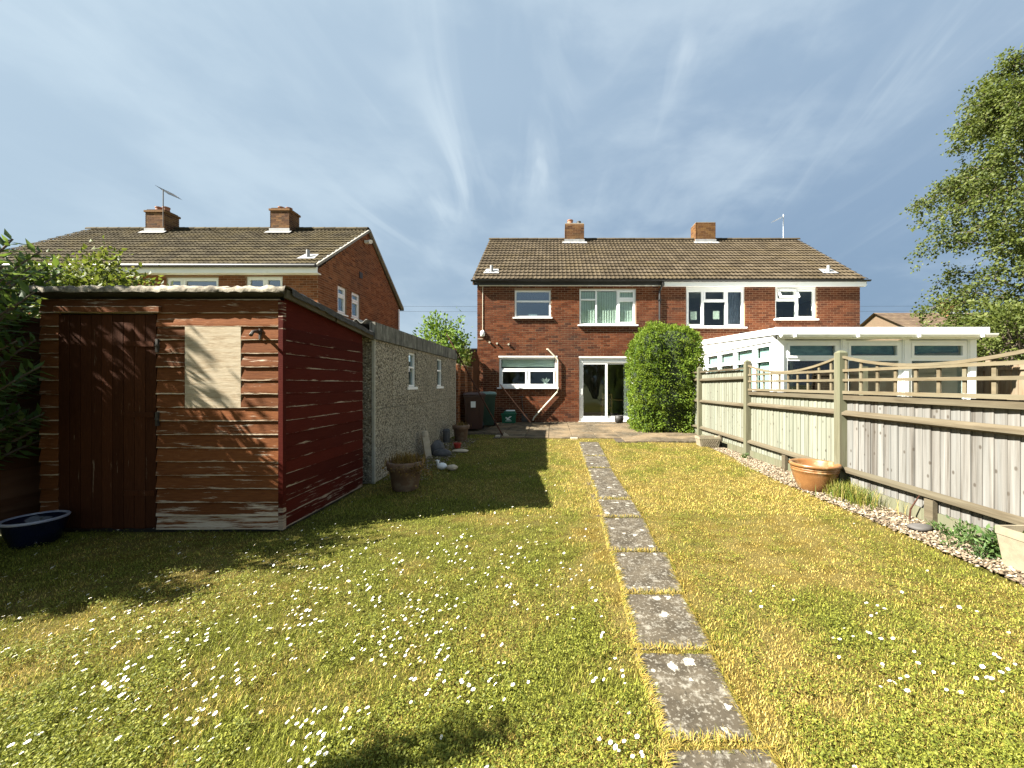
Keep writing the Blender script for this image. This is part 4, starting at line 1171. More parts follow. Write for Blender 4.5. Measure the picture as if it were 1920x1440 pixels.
for bay in range(5):
    y0, y1 = PY[bay] + .052, PY[bay + 1] - .052
    far = bay >= 3
    ztop = 1.70 if far else 1.285
    mat = M['fence_grey'] if bay <= 1 else M['fence_pale']
    n = 25; pit = (y1 - y0) / n
    for k in range(n):
        feather(FF, -y1 + k * pit - .008, pit + .014, .14, ztop, -.052 + .003 * (k % 2)).build('board', mat, fence)
    zs = (.30, .99, 1.53) if far else (.30, 1.035)
    for z in zs:
        b = MB(); q = [(-.028, -.042), (.030, -.020), (.030, .012), (-.028, .040)]
        sgn = random.uniform(-.012, .012)
        vs = [FF.p(-y1, z + dz + sgn, dd) for dd, dz in q] + [FF.p(-y0, z + dz - sgn, dd) for dd, dz in q]
        b.add(vs, [(0, 1, 5, 4), (1, 2, 6, 5), (2, 3, 7, 6), (3, 0, 4, 7), (0, 3, 2, 1), (4, 5, 6, 7)]); b.build('rail', M['rail'], fence)
    b = MB(); b.fbox(FF, -y1, -y0, -.03, .137, -.05, -.02); b.build('gravel_board', M['post_green'], fence)
    ym = (y0 + y1) / 2
    b = MB(); b.fbox(FF, -ym - .045, -ym + .045, -.03, .262, -.018, .03); b.build('cleat', M['rail'], fence)
    if far:
        b = MB(); b.fbox(FF, -y1, -y0, ztop + .008, ztop + .045, -.07, .02); b.build('capping', M['rail'], fence)
    else:
        b = MB(); b.fbox(FF, -y1, -y0, 1.215, 1.275, -.028, .012); b.build('capping', M['rail'], fence)
        b = MB(); b.fbox(FF, -y1, -y0, 1.292, 1.332, -.045, .020); b.build('trellis_base', M['lattice'], fence)
        crv = lambda y: 1.62 + .155 * ((y - ym) / ((y1 - y0) / 2)) ** 2
        m = 16; vs = []
        for k in range(m + 1):
            y = y0 + (y1 - y0) * k / m; z = crv(y)
            for (dd, dz) in ((-.018, -.02), (.018, -.02), (.018, .012), (-.018, .012)): vs.append(FF.p(-y, z + dz, dd))
        b = MB(); b.add(vs, [(4 * k + j, 4 * k + (j + 1) % 4, 4 * k + 4 + (j + 1) % 4, 4 * k + 4 + j) for k in range(m) for j in range(4)]); b.build('trellis_top', M['lattice'], fence)
        for z in (1.47, 1.595):
            b = MB(); b.fbox(FF, -y1, -y0, z - .017, z + .017, -.002, .016); b.build('trellis_slat', M['lattice'], fence)
        k = 0
        while True:
            y = y1 - .03 - k * .238
            if y < y0: break
            b = MB(); b.fbox(FF, -y - .017, -y + .017, 1.334, crv(y) - .02, -.020, -.004); b.build('trellis_slat', M['lattice'], fence); k += 1

b = MB(); b.obox((5.55, 6.85, .85), (.045, 0, 0), (0, .045, 0), (.0, 0, .88)); b.build('garden_post', M['post_green'], label='lone green wooden post standing behind the trellis', cat='post')

# fence on the far side of the neighbouring garden
nf = thing('far_panel_fence', (10.7, 7.5, 0), 'brown wooden panel fence at far right beyond the conservatory', 'fence')
FN = Frame((10.7, 0, 0), (-1, 0, 0))
for k in range(6):
    y0 = 2.0 + k * 1.85
    b = MB(); b.box(10.65, 10.75, y0 - .05, y0 + .05, 0, 2.0); b.build('post', M['panel_brown'], nf)
    for j in range(14):
        feather(FN, -y0 - 1.80 + j * .125, .135, .1, 1.90, -.03).build('board', M['panel_brown'], nf)
    for z in (.4, 1.05, 1.75): b = MB(); b.fbox(FN, -y0 - 1.8, -y0 - .05, z, z + .07, -.01, .03); b.build('rail', M['panel_brown'], nf)

# ------------------------------------------------------------------ the shed
shed = thing('shed', (-3.75, 4.5, 0), 'weathered red-brown timber shed with a boarded window and plank door', 'shed')
SY = 3.71; SX0, SX1, SYB = -4.915, -2.60, 5.26
SF = Frame((0, SY, 0), (0, -1, 0)); SS = Frame((SX1, 0, 0), (1, 0, 0))
b = MB(); b.box(SX0 + .02, SX1 - .02, SY + .02, SYB - .02, -.02, 2.13); b.build('inner_lining', M['black_paint'], shed)
random.seed(17)


def lap(fr, a0, a1, z0, z1, mat, name='board', do=.024, di=.004):
    b = MB(); p = fr.p; j = random.uniform(-.004, .004); t = random.uniform(-.003, .003); k = 5
    vs = []; va = []
    for i in range(k + 1):
        a = a0 + (a1 - a0) * i / k; w1 = random.uniform(-.003, .003)
        for (z, d, v_) in ((z0 + w1, -.01, 0), (z0 + w1, do + j, 0), (z0 + .022 + w1, do - .001 + j, .15), (z1 - .024, di + .006, .8), (z1, di - .004 + t, 1), (z1, -.012, 1)):
            vs.append(p(a, z, d)); va.append(v_)
    fs = [(6 * i + q, 6 * i + 6 + q, 6 * i + 7 + q, 6 * i + 1 + q) for i in range(k) for q in range(5)] + [(0, 1, 2, 3, 4, 5), tuple(6 * k + q for q in (5, 4, 3, 2, 1, 0))]
    b.add(vs, fs, 0, None, va)
    return b.build(name, M[mat], shed)


PL = (-3.52, -2.985, 1.19, 1.976); DR = (-4.735, -3.80, .03, 2.085)
pit = .1298
for r in range(17):
    z0 = .025 + r * pit; z1 = z0 + pit + .012
    segs = [(SX0, -4.74), (-3.795, SX1 - .025)] if z0 < 2.06 else [(SX0, SX1 - .025)]
    for (s, e) in segs:
        if z1 > 2.24: z1 = 2.24
        if s > -4 and z0 + .06 > PL[2] and z0 + .02 < PL[3]:
            lap(SF, s, PL[0] - .004, z0, z1, 'shed_front'); lap(SF, PL[1] + .004, e, z0, z1, 'shed_front')
        else: lap(SF, s, e, z0, z1, 'shed_front')
    if z0 + pit < 2.06: lap(SS, SY + .025, SYB, z0, z1, 'shed_side', do=.016)
b = MB(); zt = .025 + 15 * pit
b.add([SS.p(SY + .02, zt, .006), SS.p(SYB, zt, .006), SS.p(SYB, 2.11, .006), SS.p(SY + .02, 2.25, .006)], [(0, 1, 2, 3)]); b.build('side_panel', M['shed_side'], shed)
b = MB(); b.fbox(SF, PL[0], PL[1], PL[2], PL[3], .0, .022); b.build('window_board', M['ply'], shed, label='pale plywood sheet over the window')
b = MB(); b.fbox(SF, SX1 - .022, SX1 + .022, .02, 2.22, -.02, .026); b.build('corner_trim', M['shed_side'], shed)
b = MB(); b.fbox(SF, -4.74, -3.74, 2.105, 2.16, .03, .055); b.build('drip_board', M['shed_front'], shed)
# plank door
b = MB(); b.fbox(SF, DR[0], DR[1], DR[2], DR[3], -.012, -.002)
sdoor = b.build('door', M['black_paint'], shed)
n = 9; w = (DR[1] - DR[0]) / n
for k in range(n):
    b = MB(); b.fbox(SF, DR[0] + k * w + .003, DR[0] + (k + 1) * w - .003, DR[2] + random.uniform(0, .01), DR[3], .0, .018 + random.uniform(0, .004)); b.build('plank', M['shed_door'], sdoor)
for z in (.35, 1.10, 1.78):
    b = MB(); b.fbox(SF, DR[1] - .30, DR[1] - .01, z, z + .05, .023, .030); b.build('strap_hinge', M['shed_door'], sdoor)
for z in (1.02, 1.72):
    b = MB(); b.fbox(SF, DR[1] + .012, DR[1] + .035, z, z + .13, .02, .04); b.tube([SF.p(DR[1] + .02, z + .065, .04), SF.p(DR[1] + .05, z + .065, .06)], .012, 6); b.build('latch', M['dark_metal'], sdoor)
b = MB(); q = SF.p(-2.80, 1.88, 0); b.tube([q + Vector((0, -.01, .03)), q + Vector((0, -.06, .04)), q + Vector((.01, -.12, .03)), q + Vector((.02, -.16, -.01))], [.02, .016, .014, .016], 7); b.tube([q + Vector((0, -.02, .07)), q + Vector((0, -.02, -.03))], .014, 6); b.build('wall_hook', M['dark_metal'], shed)
# roof: felted deck, pale crumbling front edge, broken barge boards
zf, zb, yf, yb = 2.345, 2.150, 3.615, 5.46; ox0, ox1 = -4.99, -2.52
b = MB(); b.add([(ox0, yf + .012, zf - .062), (ox1 - .03, yf + .012, zf - .062), (ox1 - .03, yb, zb - .075), (ox0, yb, zb - .075), (ox0, yf + .012, zf - .01), (ox1 - .03, yf + .012, zf - .01), (ox1 - .03, yb, zb - .01), (ox0, yb, zb - .01)], MB.BF)
roof = b.build('roof', M['felt'], shed)
nx, ny = 60, 6
b = MB(); vs = []
for i in range(nx + 1):
    x = ox0 + (ox1 + .01 - ox0) * i / nx
    for (y, z, jj) in ((yf - .006, zf - .060, 0.006), (yf - .010, zf - .04, .012), (yf + .000, zf - .006, .014), (yf + .05, zf - .002, .012), (yf + .12, zf - .008, .008), (yf + .22, zf - .022, .003)):
        vs.append((x, y + random.uniform(-jj, jj) * .6, z + random.uniform(-jj, jj)))
b.add(vs, [(6 * i + j, 6 * i + 6 + j, 6 * i + 7 + j, 6 * i + 1 + j) for i in range(nx) for j in range(5)])
b.build('felt_edge', M['felt_edge'], roof, smooth=True)
b = MB(); vs = []; m = 26
for i in range(m + 1):
    t = i / m; y = yf + .10 + (yb - yf - .10) * t; z = zf - .01 + (zb - zf) * t
    for (x, dz) in ((ox1 - .25, .012), (ox1 - .02, .016 + random.uniform(-.006, .012)), (ox1 + .012, .004 + random.uniform(-.01, .008)), (ox1 + .014, -.045 - random.uniform(0, .02))): vs.append((x, y, z + dz))
b.add(vs, [(4 * i + j, 4 * i + 4 + j, 4 * i + 5 + j, 4 * i + 1 + j) for i in range(m) for j in range(3)]); b.build('felt_edge', M['felt'], roof, label='curling black felt along the side')
for (t0, t1) in ((.0, .46), (.48, 1.0)):
    ya, yb2 = yf + .05 + (yb - yf - .05) * t0, yf + .05 + (yb - yf - .05) * t1
    za, zb2 = zf - .075 + (zb - zf) * t0, zf - .075 + (zb - zf) * t1
    b = MB(); b.bar((ox1 - .02, ya, za + .012), (ox1 - .02, yb2, zb2 + .012), .022, .085); b.build('barge_board', M['rail'], roof)

# lapped boundary fence on the left, beside the shed
bf = thing('lapped_boundary_fence', (-5.25, 3.6, 0), 'dark brown lapped boundary fence left of the shed', 'fence')
BFR = Frame((-5.25, 0, 0), (1, 0, 0))
for y0 in (1.72, 3.57):
    for k in range(15):
        z0 = .06 + k * .132; b = MB()
        a = random.uniform(-.012, .012); p = BFR.p
        b.add([p(y0, z0 + a, 0), p(y0 + 1.8, z0 - a, 0), p(y0 + 1.8, z0 + .15, 0), p(y0, z0 + .15, 0), p(y0, z0 + a, .022), p(y0 + 1.8, z0 - a, .022), p(y0 + 1.8, z0 + .15, .006), p(y0, z0 + .15, .006)], MB.BF); b.build('board', M['boundary_brown'], bf)
    b = MB(); b.fbox(BFR, y0, y0 + 1.8, 2.05, 2.09, -.03, .03); b.build('capping', M['boundary_brown'], bf)
    b = MB(); b.fbox(BFR, y0 - .04, y0 + .03, 0, 2.12, -.07, -.002); b.build('post', M['boundary_brown'], bf)

# ------------------------------------------------------------------ the garage
gar = thing('concrete_garage', (-4.0, 7.8, 0), 'grey pebbledash concrete panel garage with two narrow windows', 'garage')
GX, GY0, GY1 = -2.55, 5.47, 10.10
GF = Frame((GX, 0, 0), (1, 0, 0)); GN = Frame((0, GY0, 0), (0, -1, 0))
b = MB()
GW = [(6.79, 7.14, 1.37, 1.98), (8.47, 8.86, 1.37, 1.98)]
wall_cells(b, GF, GY0 + .1, GY1, 0, 2.06, GW, .08); b.box(-5.6, GX, GY1 - .08, GY1, 0, 2.0); b.box(-5.6, -5.52, GY0 + .1, GY1 - .1, 0, 2.3)
b.fbox(GN, -5.6, GX - .02, 0, 2.1, -.1, -.02)
b.build('wall', M['concrete_pale'], gar)
ysp = [5.50, 6.10, 6.69, 7.22, 7.82, 8.39, 8.95, 9.52, 10.06]
for i in range(len(ysp) - 1):
    for (z0, z1) in ((.02, 1.052), (1.062, 2.05)):
        b = MB(); ww = [o for o in GW if o[0] > ysp[i] - .05 and o[1] < ysp[i + 1] + .05 and o[2] > z0]
        if ww: wall_cells(b, Frame((GX + .022, 0, 0), (1, 0, 0)), ysp[i] + .004, ysp[i + 1] - .004, z0, z1, [(ww[0][0], ww[0][1], ww[0][2], ww[0][3])], .022)
        else: b.fbox(GF, ysp[i] + .004, ysp[i + 1] - .004, z0, z1, .0, .022 + random.uniform(-.002, .002))
        b.build('panel', M['pebbledash'], gar)
for i in range(5):
    for (z0, z1) in ((.02, 1.052), (1.062, 2.09)):
        b = MB(); b.fbox(GN, GX - .014 - (i + 1) * .58, GX - .022 - i * .58, z0, z1, -.02, .0); b.build('panel', M['pebbledash'], gar)
b = MB(); b.fbox(GF, GY0 - .005, ysp[0], 0, 2.06, -.012, .028); b.build('corner_strip', M['concrete_pale'], gar)
b = MB(); b.fbox(GF, ysp[-1], GY1, 0, 2.06, 0.001, .028); b.build('corner_strip', M['concrete_pale'], gar)
for o in GW: window(gar, GF, o[0], o[1], o[2], o[3], [(99, [1.72], set())], fw=.034, rec=.004, sill_out=.04)
b = MB(); b.fbox(GF, GY0 - .03, 7.42, 2.058, 2.30, -.03, .05); b.build('fascia', M['lichen_concrete'], gar)
b = MB(); b.fbox(GF, 7.435, GY1 + .03, 2.058, 2.30, -.03, .05); b.build('fascia', M['lichen_concrete'], gar)
xs = np.linspace(-5.7, GX - .032, 130); vs = []
for yy_ in (GY0 - .10, GY1 + .05):
    for xx in xs: vs.append((xx, yy_, 2.30 + .028 * math.sin(2 * math.pi * xx / .146) + .12 * (GX - xx) / 3))
    for xx in xs: vs.append((xx, yy_, 2.288 + .028 * math.sin(2 * math.pi * xx / .146) + .12 * (GX - xx) / 3))
n = len(xs); b = MB()
b.add(vs, [(i, i + 1, 2 * n + i + 1, 2 * n + i) for i in range(n - 1)] + [(n + i, n + i + 1, i + 1, i) for i in range(n - 1)] + [(2 * n + i, 2 * n + i + 1, 3 * n + i + 1, 3 * n + i) for i in range(n - 1)])
b.build('corrugated_roof', M['asbestos'], gar)
b = MB(); b.box(-5.5, GX - .1, GY0 + .1, GY1 - .1, -.01, .03); b.build('inner_floor', M['cement'], gar)

# brick garden wall with piers between garage and house
gw = thing('garden_wall', (-2.7, 11.7, 0), 'brick garden wall with piers behind the wheeled bins', 'wall')
b = MB(); b.box(-2.76, -2.65, 10.16, 12.3, 0, 1.86); b.build('wall', M['mortar'], gw)
bricks(gw, Frame((-2.65, 0, 0), (1, 0, 0)), 10.16, 12.3, 0, 1.86, [], M['brick_orange'])
for y in (10.35, 11.2, 12.1):
    b = MB(); b.box(-2.645, -2.53, y, y + .21, 0, 1.97); p = b.build('pier', M['mortar'], gw)
    bricks(p, Frame((-2.53, 0, 0), (1, 0, 0)), y, y + .215, 0, 1.95, [], M['brick_orange']); bricks(p, Frame((0, y, 0), (0, -1, 0)), -2.645, -2.53, 0, 1.95, [], M['brick_orange'])
# round-topped gate standing open at the corner of the house
gt_ = thing('arched_gate', (-2.56, 12.9, .1), 'dark brown round-topped wooden gate at the house corner', 'gate')
for k in range(8):
    y = 12.42 + k * .11; zt = 2.0 + .50 * math.sqrt(max(0, 1 - ((y + .055 - 12.86) / .46) ** 2))
    b = MB(); b.obox((-2.60 + (y - 12.42) * .09, y + .055, (zt + .15) / 2), (.016, 0, 0), (0.005, .053, 0), (0, 0, (zt - .15) / 2)); b.build('plank', M['gate_brown'], gt_)
for z in (.5, 1.2, 1.8): b = MB(); b.obox((-2.53, 12.86, z), (.014, 0, 0), (.04, .43, 0), (0, 0, .05)); b.build('ledge', M['gate_brown'], gt_)

# tiled outbuilding behind the house corner, and two far houses on the right
ob = thing('outbuilding', (-3.9, 17, 0), 'low outbuilding with tan tiled roof left of the brick house', 'building')
b = MB(); b.box(-5.0, -2.95, 15.6, 19, 0, 2.0); b.add([(-2.95, 15.6, 2), (-2.95, 19, 2), (-2.95, 17.3, 2.95)], [(0, 1, 2)]); b.build('wall', M['brick_orange'], ob)
def stepped(par, x0, x1, ye, ze, yr, zr, rows, mat, name='roof'):
    b = MB(); L = math.hypot(yr - ye, zr - ze); nv = Vector((0, -(zr - ze) / L, (yr - ye) / L)); sv = Vector((0, (yr - ye) / L, (zr - ze) / L))
    for r in range(rows):
        p0 = Vector((0, ye, ze)) + sv * (L * r / rows); p1 = Vector((0, ye, ze)) + sv * (L * (r + 1) / rows + .03)
        nseg = max(1, int((x1 - x0) / .33))
        for k in range(nseg):
            xa = x0 + (x1 - x0) * k / nseg; xb = x0 + (x1 - x0) * (k + 1) / nseg - .012
            q = [p0 + nv * .04, p1 + nv * .012]
            b.add([(xa, q[0].y, q[0].z), (xb, q[0].y, q[0].z), (xb, q[1].y, q[1].z), (xa, q[1].y, q[1].z), (xa, p0.y, p0.z), (xb, p0.y, p0.z)], [(0, 1, 2, 3), (4, 5, 1, 0)])
    b.add([(x0, ye, ze), (x1, ye, ze), (x1, yr, zr), (x0, yr, zr), (x0, 2 * yr - ye, ze), (x1, 2 * yr - ye, ze)], [(0, 1, 2, 3), (3, 2, 5, 4)])
    return b.build(name, mat, par)
stepped(ob, -5.1, -2.86, 15.4, 1.98, 17.3, 3.0, 9, M['tile'])
h2 = thing('far_house', (34, 31, 0), 'far house with long brown roof and orange chimney behind the birch', 'house')
b = MB(); b.box(28.3, 44, 30, 37, 0, 5.6); b.add([(28.3, 30, 5.6), (28.3, 37, 5.6), (28.3, 33.5, 7.5)], [(0, 1, 2)]); b.build('wall', M['tile_brown'], h2)
stepped(h2, 28.0, 44.3, 29.7, 5.5, 33.5, 7.6, 12, M['tile_brown'])
chimney(h2, 33.6, 34.7, 32.6, 33.3, 7.0, 8.4, M['brick_orange'], [(33.9, 33, .12, .3, 'clay')], 7.45)
h3 = thing('distant_gabled_house', (39, 46, 0), 'distant small brick gable with orange chimney above the conservatory roof', 'house')
b = MB(); b.box(37.2, 41.8, 46, 54, 0, 7.1)
b.add([(37.2, 46, 7.1), (41.8, 46, 7.1), (39.5, 46, 8.9)], [(0, 1, 2)]); b.build('wall', M['brick_orange'], h3)
b = MB()
for s_ in (-1, 1): b.add([(39.5, 45.7, 9.05), (39.5, 54, 9.05), (39.5 + s_ * 2.6, 54, 7.0), (39.5 + s_ * 2.6, 45.7, 7.0), (39.5, 45.7, 8.9), (39.5, 54, 8.9), (39.5 + s_ * 2.6, 54, 6.85), (39.5 + s_ * 2.6, 45.7, 6.85)], MB.BF)
b.add([(33.2, 46.5, 7.1), (37.6, 46.5, 7.1), (39.5, 50, 8.9), (35.5, 50, 8.9)], [(0, 1, 2, 3)]); b.build('roof', M['tile_brown'], h3)
chimney(h3, 36.2, 37.3, 49, 49.7, 7.0, 9.0, M['brick_lichen'], [(36.8, 49.3, .12, .3, 'clay')], 8.0)
for k, (z, lab) in enumerate(((7.45, 'upper thin overhead wire crossing behind the houses'), (7.05, 'lower thin overhead wire crossing behind the houses'))):
    b = MB(); b.tube([(-34 + 8 * i, 30, z + .06 * (i - 5) ** 2 * .1) for i in range(11)], .008, 4); b.build('overhead_wire', M['black_plastic'], label=lab, cat='wire')

# ------------------------------------------------------------------ pots and small things
def pot(name, prof, c, mat, label, group=None, n=32, soil=None, soil_mat='soil', smooth=True):
    b = MB(); b.lathe(prof, c, n)
    o = b.build(name, M[mat], label=label, cat='pot', group=group, smooth=smooth)
    if soil:
        s = MB(); r, z = soil; k = 14
        vs = [(c[0], c[1], c[2] + z + .012)] + [(c[0] + r * math.cos(2 * math.pi * i / k), c[1] + r * math.sin(2 * math.pi * i / k), c[2] + z + random.uniform(-.01, .01)) for i in range(k)]
        s.add(vs, [(0, 1 + i, 1 + (i + 1) % k) for i in range(k)]); s.build('soil', M[soil_mat], o)
    return o


pot('bowl_pot', [(.165, 0), (.185, .02), (.225, .12), (.258, .22), (.268, .262), (.276, .268), (.268, .274), (.271, .292), (.279, .298), (.271, .304), (.273, .318), (.29, .325), (.295, .345), (.288, .362), (.262, .362), (.25, .34), (.235, .25), (.16, .06), (.0, .05)],
    (3.50, 5.13, .012), 'terracotta_glaze', 'large empty ribbed terracotta bowl pot standing on the gravel', n=48)
p = pot('flower_pot', [(.155, 0), (.165, .01), (.205, .27), (.212, .275), (.235, .28), (.24, .375), (.232, .385), (.21, .385), (.205, .34)], (-1.98, 5.20, .0), 'terracotta_dark', 'wide terracotta pot overflowing with dead stems by the garage', soil=(.205, .35))
pot('flower_pot', [(.125, 0), (.135, .01), (.165, .29), (.19, .30), (.2, .385), (.19, .395), (.17, .395), (.165, .35)], (-2.13, 9.0, .07), 'terracotta_dark', 'terracotta pot of withered plants beside the brown bin', soil=(.165, .35))
pot('blue_pot', [(.13, 0), (.14, .01), (.175, .12), (.188, .20), (.192, .215), (.178, .22), (.165, .18), (.12, .05), (0, .04)], (-4.62, 3.44, .0), 'blue_glaze', 'shallow dark blue glazed pot beside the shed door', n=40)
b = MB(); b.lathe([(.176, .218), (.184, .230), (.196, .230), (.202, .220), (.196, .208)], (-4.62, 3.44, 0), 40, cap0=False)
rim = b.build('rim', M['rim_glaze'], bpy.data.objects['blue_pot'], smooth=True)
pot('doorstep_pot', [(.10, 0), (.13, .02), (.16, .12), (.155, .2), (.14, .215), (.148, .24), (.13, .24), (.12, .18)], (2.26, 12.95, PAT_Z + .012), 'black_paint', 'small dark brown pot in front of the sliding door', soil=(.12, .2))
b = MB(); b.lathe([(.07, 0), (.09, .03), (.07, .09), (.03, .12)], (2.62, 13.05, PAT_Z + .012), 10, cap1=True, wob=.2); b.build('door_stop_stone', M['dark_rock'], label='small dark stone on the patio beside the dark pot', cat='stone')


def square_pot(name, c, w, d, h, mat, label, lattice=False):
    b = MB(); x, y, z = c; t = .82
    o0 = [(x - w / 2 * t, y - d / 2 * t), (x + w / 2 * t, y - d / 2 * t), (x + w / 2 * t, y + d / 2 * t), (x - w / 2 * t, y + d / 2 * t)]
    o1 = [(x - w / 2, y - d / 2), (x + w / 2, y - d / 2), (x + w / 2, y + d / 2), (x - w / 2, y + d / 2)]
    k = .9
    i1 = [(x + (p[0] - x) * k, y + (p[1] - y) * k) for p in o1]
    hz = h * .8
    m1 = [(x + (p[0] - x) * .97, y + (p[1] - y) * .97) for p in o1]
    rings = [[(*p, z) for p in o0], [(*p, z + hz) for p in m1], [(*p, z + hz) for p in o1], [(*p, z + h) for p in o1], [(*p, z + h) for p in i1], [(*p, z + h * .75) for p in i1]]
    vs = sum(rings, []); fs = [(4 * i + j, 4 * i + (j + 1) % 4, 4 * i + 4 + (j + 1) % 4, 4 * i + 4 + j) for i in range(5) for j in range(4)] + [(3, 2, 1, 0), (20, 21, 22, 23)]
    b.add(vs, fs); o = b.build(name, M[mat], label=label, cat='planter')
    if lattice:
        g_ = MB()
        for k in range(-2, 9):
            for s_ in (-1, 1):
                xa = x - w * .42 + k * w * .1; xb = xa + s_ * w * .22
                pa = [max(x - w * .40, min(x + w * .40, q)) for q in (xa, xb)]
                if abs(pa[0] - pa[1]) < .02: continue
                g_.bar((pa[0], y - d * .415, z + h * .12), (pa[1], y - d * .475, z + h * .74), .010, .012, up=(0, 1, 0))
        g_.build('lattice_relief', M[mat], o)
    return o


square_pot('stone_planter', (3.42, 8.45, .03), .46, .28, .24, 'stone_pot', 'small rectangular lattice-patterned planter at the far end of the gravel', True)
square_pot('stone_planter', (3.66, 2.86, .01), .34, .34, .30, 'stone_pot', 'pale stone planter at the right edge beside the leafy weeds')


def rock(name, c, s, mat, label, seed=0, cat='stone'):
    random.seed(seed); b = MB(); nu, nv_ = 12, 7; vs = []
    for j in range(nv_ + 1):
        th = math.pi * j / nv_
        for i in range(nu):
            ph = 2 * math.pi * i / nu; r = 1 + .13 * math.sin(3 * ph + seed) * math.sin(th) + random.uniform(-.06, .06)
            vs.append((c[0] + s[0] * r * math.sin(th) * math.cos(ph), c[1] + s[1] * r * math.sin(th) * math.sin(ph), c[2] + s[2] * (r * math.cos(th) + .8)))
    b.add(vs, [(nu * j + i, nu * j + (i + 1) % nu, nu * (j + 1) + (i + 1) % nu, nu * (j + 1) + i) for j in range(nv_) for i in range(nu)])
    return b.build(name, M[mat], label=label, cat=cat, smooth=True)


rock('flat_stone', (3.55, 3.70, .012), (.105, .07, .035), 'slate_stone', 'smooth dark grey flat stone lying on the gravel', 1)
rock('dark_rock', (-2.22, 7.45, .03), (.13, .16, .17), 'dark_rock', 'largest dark jagged rock leaning at the garage foot', 2)
rock('dark_rock', (-2.08, 7.30, .03), (.17, .14, .09), 'dark_rock', 'low dark rock in front of the jagged rock by the garage', 3)
rock('pale_flat_stone', (-1.83, 7.75, .045), (.17, .11, .035), 'tan_stone', 'pale flat stone lying in gravel by the garage', 4)
rock('tan_stone', (-1.62, 6.25, .02), (.09, .08, .05), 'tan_stone', 'tan stone on the grass behind the wide pot', 5)
b = MB(); b.obox((-2.36, 7.25, .22), (.05, .03, .0), (-.03, .05, 0), (-.03, 0, .20)); b.lathe([(.07, 0), (.075, .1), (.05, .16), (.01, .18)], (-2.40, 7.26, .36), 10, sy=.7); b.build('log_slab', M['tan_stone'], label='upright tan stone slab leaning on the garage wall', cat='stone')
# white bird ornament: body, neck, head
b = MB(); c = (-1.80, 6.30, .02)
b.lathe([(.02, 0), (.058, .02), (.066, .055), (.05, .09), (.02, .11)], c, 14, sx=1.3, cap1=True)
b.tube([(c[0] - .05, c[1], .08), (c[0] - .07, c[1], .13), (c[0] - .068, c[1], .17)], [.034, .022, .028], 9); b.tube([(c[0] - .07, c[1], .17), (c[0] - .11, c[1] - .01, .163)], [.017, .005], 7)
b.build('white_ornament', M['white_ceramic'], label='small white bird ornament behind the wide terracotta pot', cat='ornament', smooth=True)
b = MB(); b.lathe([(.055, 0), (.075, .10), (.082, .10), (.082, .125), (.06, .125), (.05, .05)], (-1.98, 8.05, .06), 16); b.build('red_plant_pot', M['red_plastic'], label='small red plastic pot among stones by the garage', cat='pot')
b = MB(); b.lathe([(.06, 0), (.075, .02), (.085, .3), (.06, .34)], (-2.40, 8.75, .06), 12, cap1=True); b.build('dark_jar', M['dark_rock'], label='dark narrow jar behind the pot of withered plants', cat='jar')


def wheelie(name, c, mat, lid_mat, label, rot, sticker=False):
    o = thing(name, c, label, 'bin')
    R = Matrix.Rotation(rot, 4, 'Z')
    def T(v): return Vector(c) + (R @ Vector(v))
    def tb(w0, d0, w1, d1, z0, z1, dy=0):
        vs = [T(q) for q in ((-w0, -d0, z0), (w0, -d0, z0), (w0, d0, z0), (-w0, d0, z0), (-w1, -d1 + dy, z1), (w1, -d1 + dy, z1), (w1, d1 + dy, z1), (-w1, d1 + dy, z1))]
        return vs
    b = MB(); b.add(tb(.22, .22, .28, .33, .06, .95), MB.BF); b.add(tb(.30, .35, .30, .35, .945, .99), MB.BF)
    for sx in (-.15, .15): b.add([T(q) for q in ((sx - .015, -.225, .12), (sx + .015, -.225, .12), (sx + .015, -.318, .80), (sx - .015, -.318, .80), (sx - .015, -.24, .12), (sx + .015, -.24, .12), (sx + .015, -.333, .80), (sx - .015, -.333, .80))], MB.BF)
    b.build('body', M[mat], o)
    b = MB(); vs = []
    for (w, d, z) in ((.305, .365, .993), (.31, .37, 1.02), (.27, .33, 1.06), (.15, .2, 1.075)):
        vs += [T(q) for q in ((-w, -d, z), (w, -d, z), (w, d, z), (-w, d, z))]
    b.add(vs, [(4 * i + j, 4 * i + (j + 1) % 4, 4 * i + 4 + (j + 1) % 4, 4 * i + 4 + j) for i in range(3) for j in range(4)] + [(12, 13, 14, 15)]); b.build('lid', M[lid_mat], o)
    b = MB(); b.tube([T((-.26, .41, .96)), T((.26, .41, .96))], .016, 8)
    for sx in (-.2, .2): b.tube([T((sx, .34, .95)), T((sx, .41, .96))], .014, 6)
    b.build('handle', M[mat], o)
    for sx in (-.25, .25):
        b = MB(); b.tube([T((sx - .03, .24, .10)), T((sx + .03, .24, .10))], .10, 18); b.build('wheel', M['black_plastic'], o)
    if sticker:
        b = MB(); b.add([T(q) for q in ((-.10, -.315, .66), (.03, -.315, .66), (.03, -.333, .83), (-.10, -.333, .83))], [(0, 1, 2, 3)]); b.build('sticker', M['white_print'], o)
    return o


wheelie('wheeled_bin', (-2.22, 10.95, PAT_Z), 'brown_bin', 'brown_bin', 'brown wheeled bin with white sticker beside the garage', math.radians(14), True)
wheelie('wheeled_bin', (-2.02, 11.85, PAT_Z), 'green_bin', 'green_lid', 'green wheeled bin standing behind the brown bin', math.radians(8))

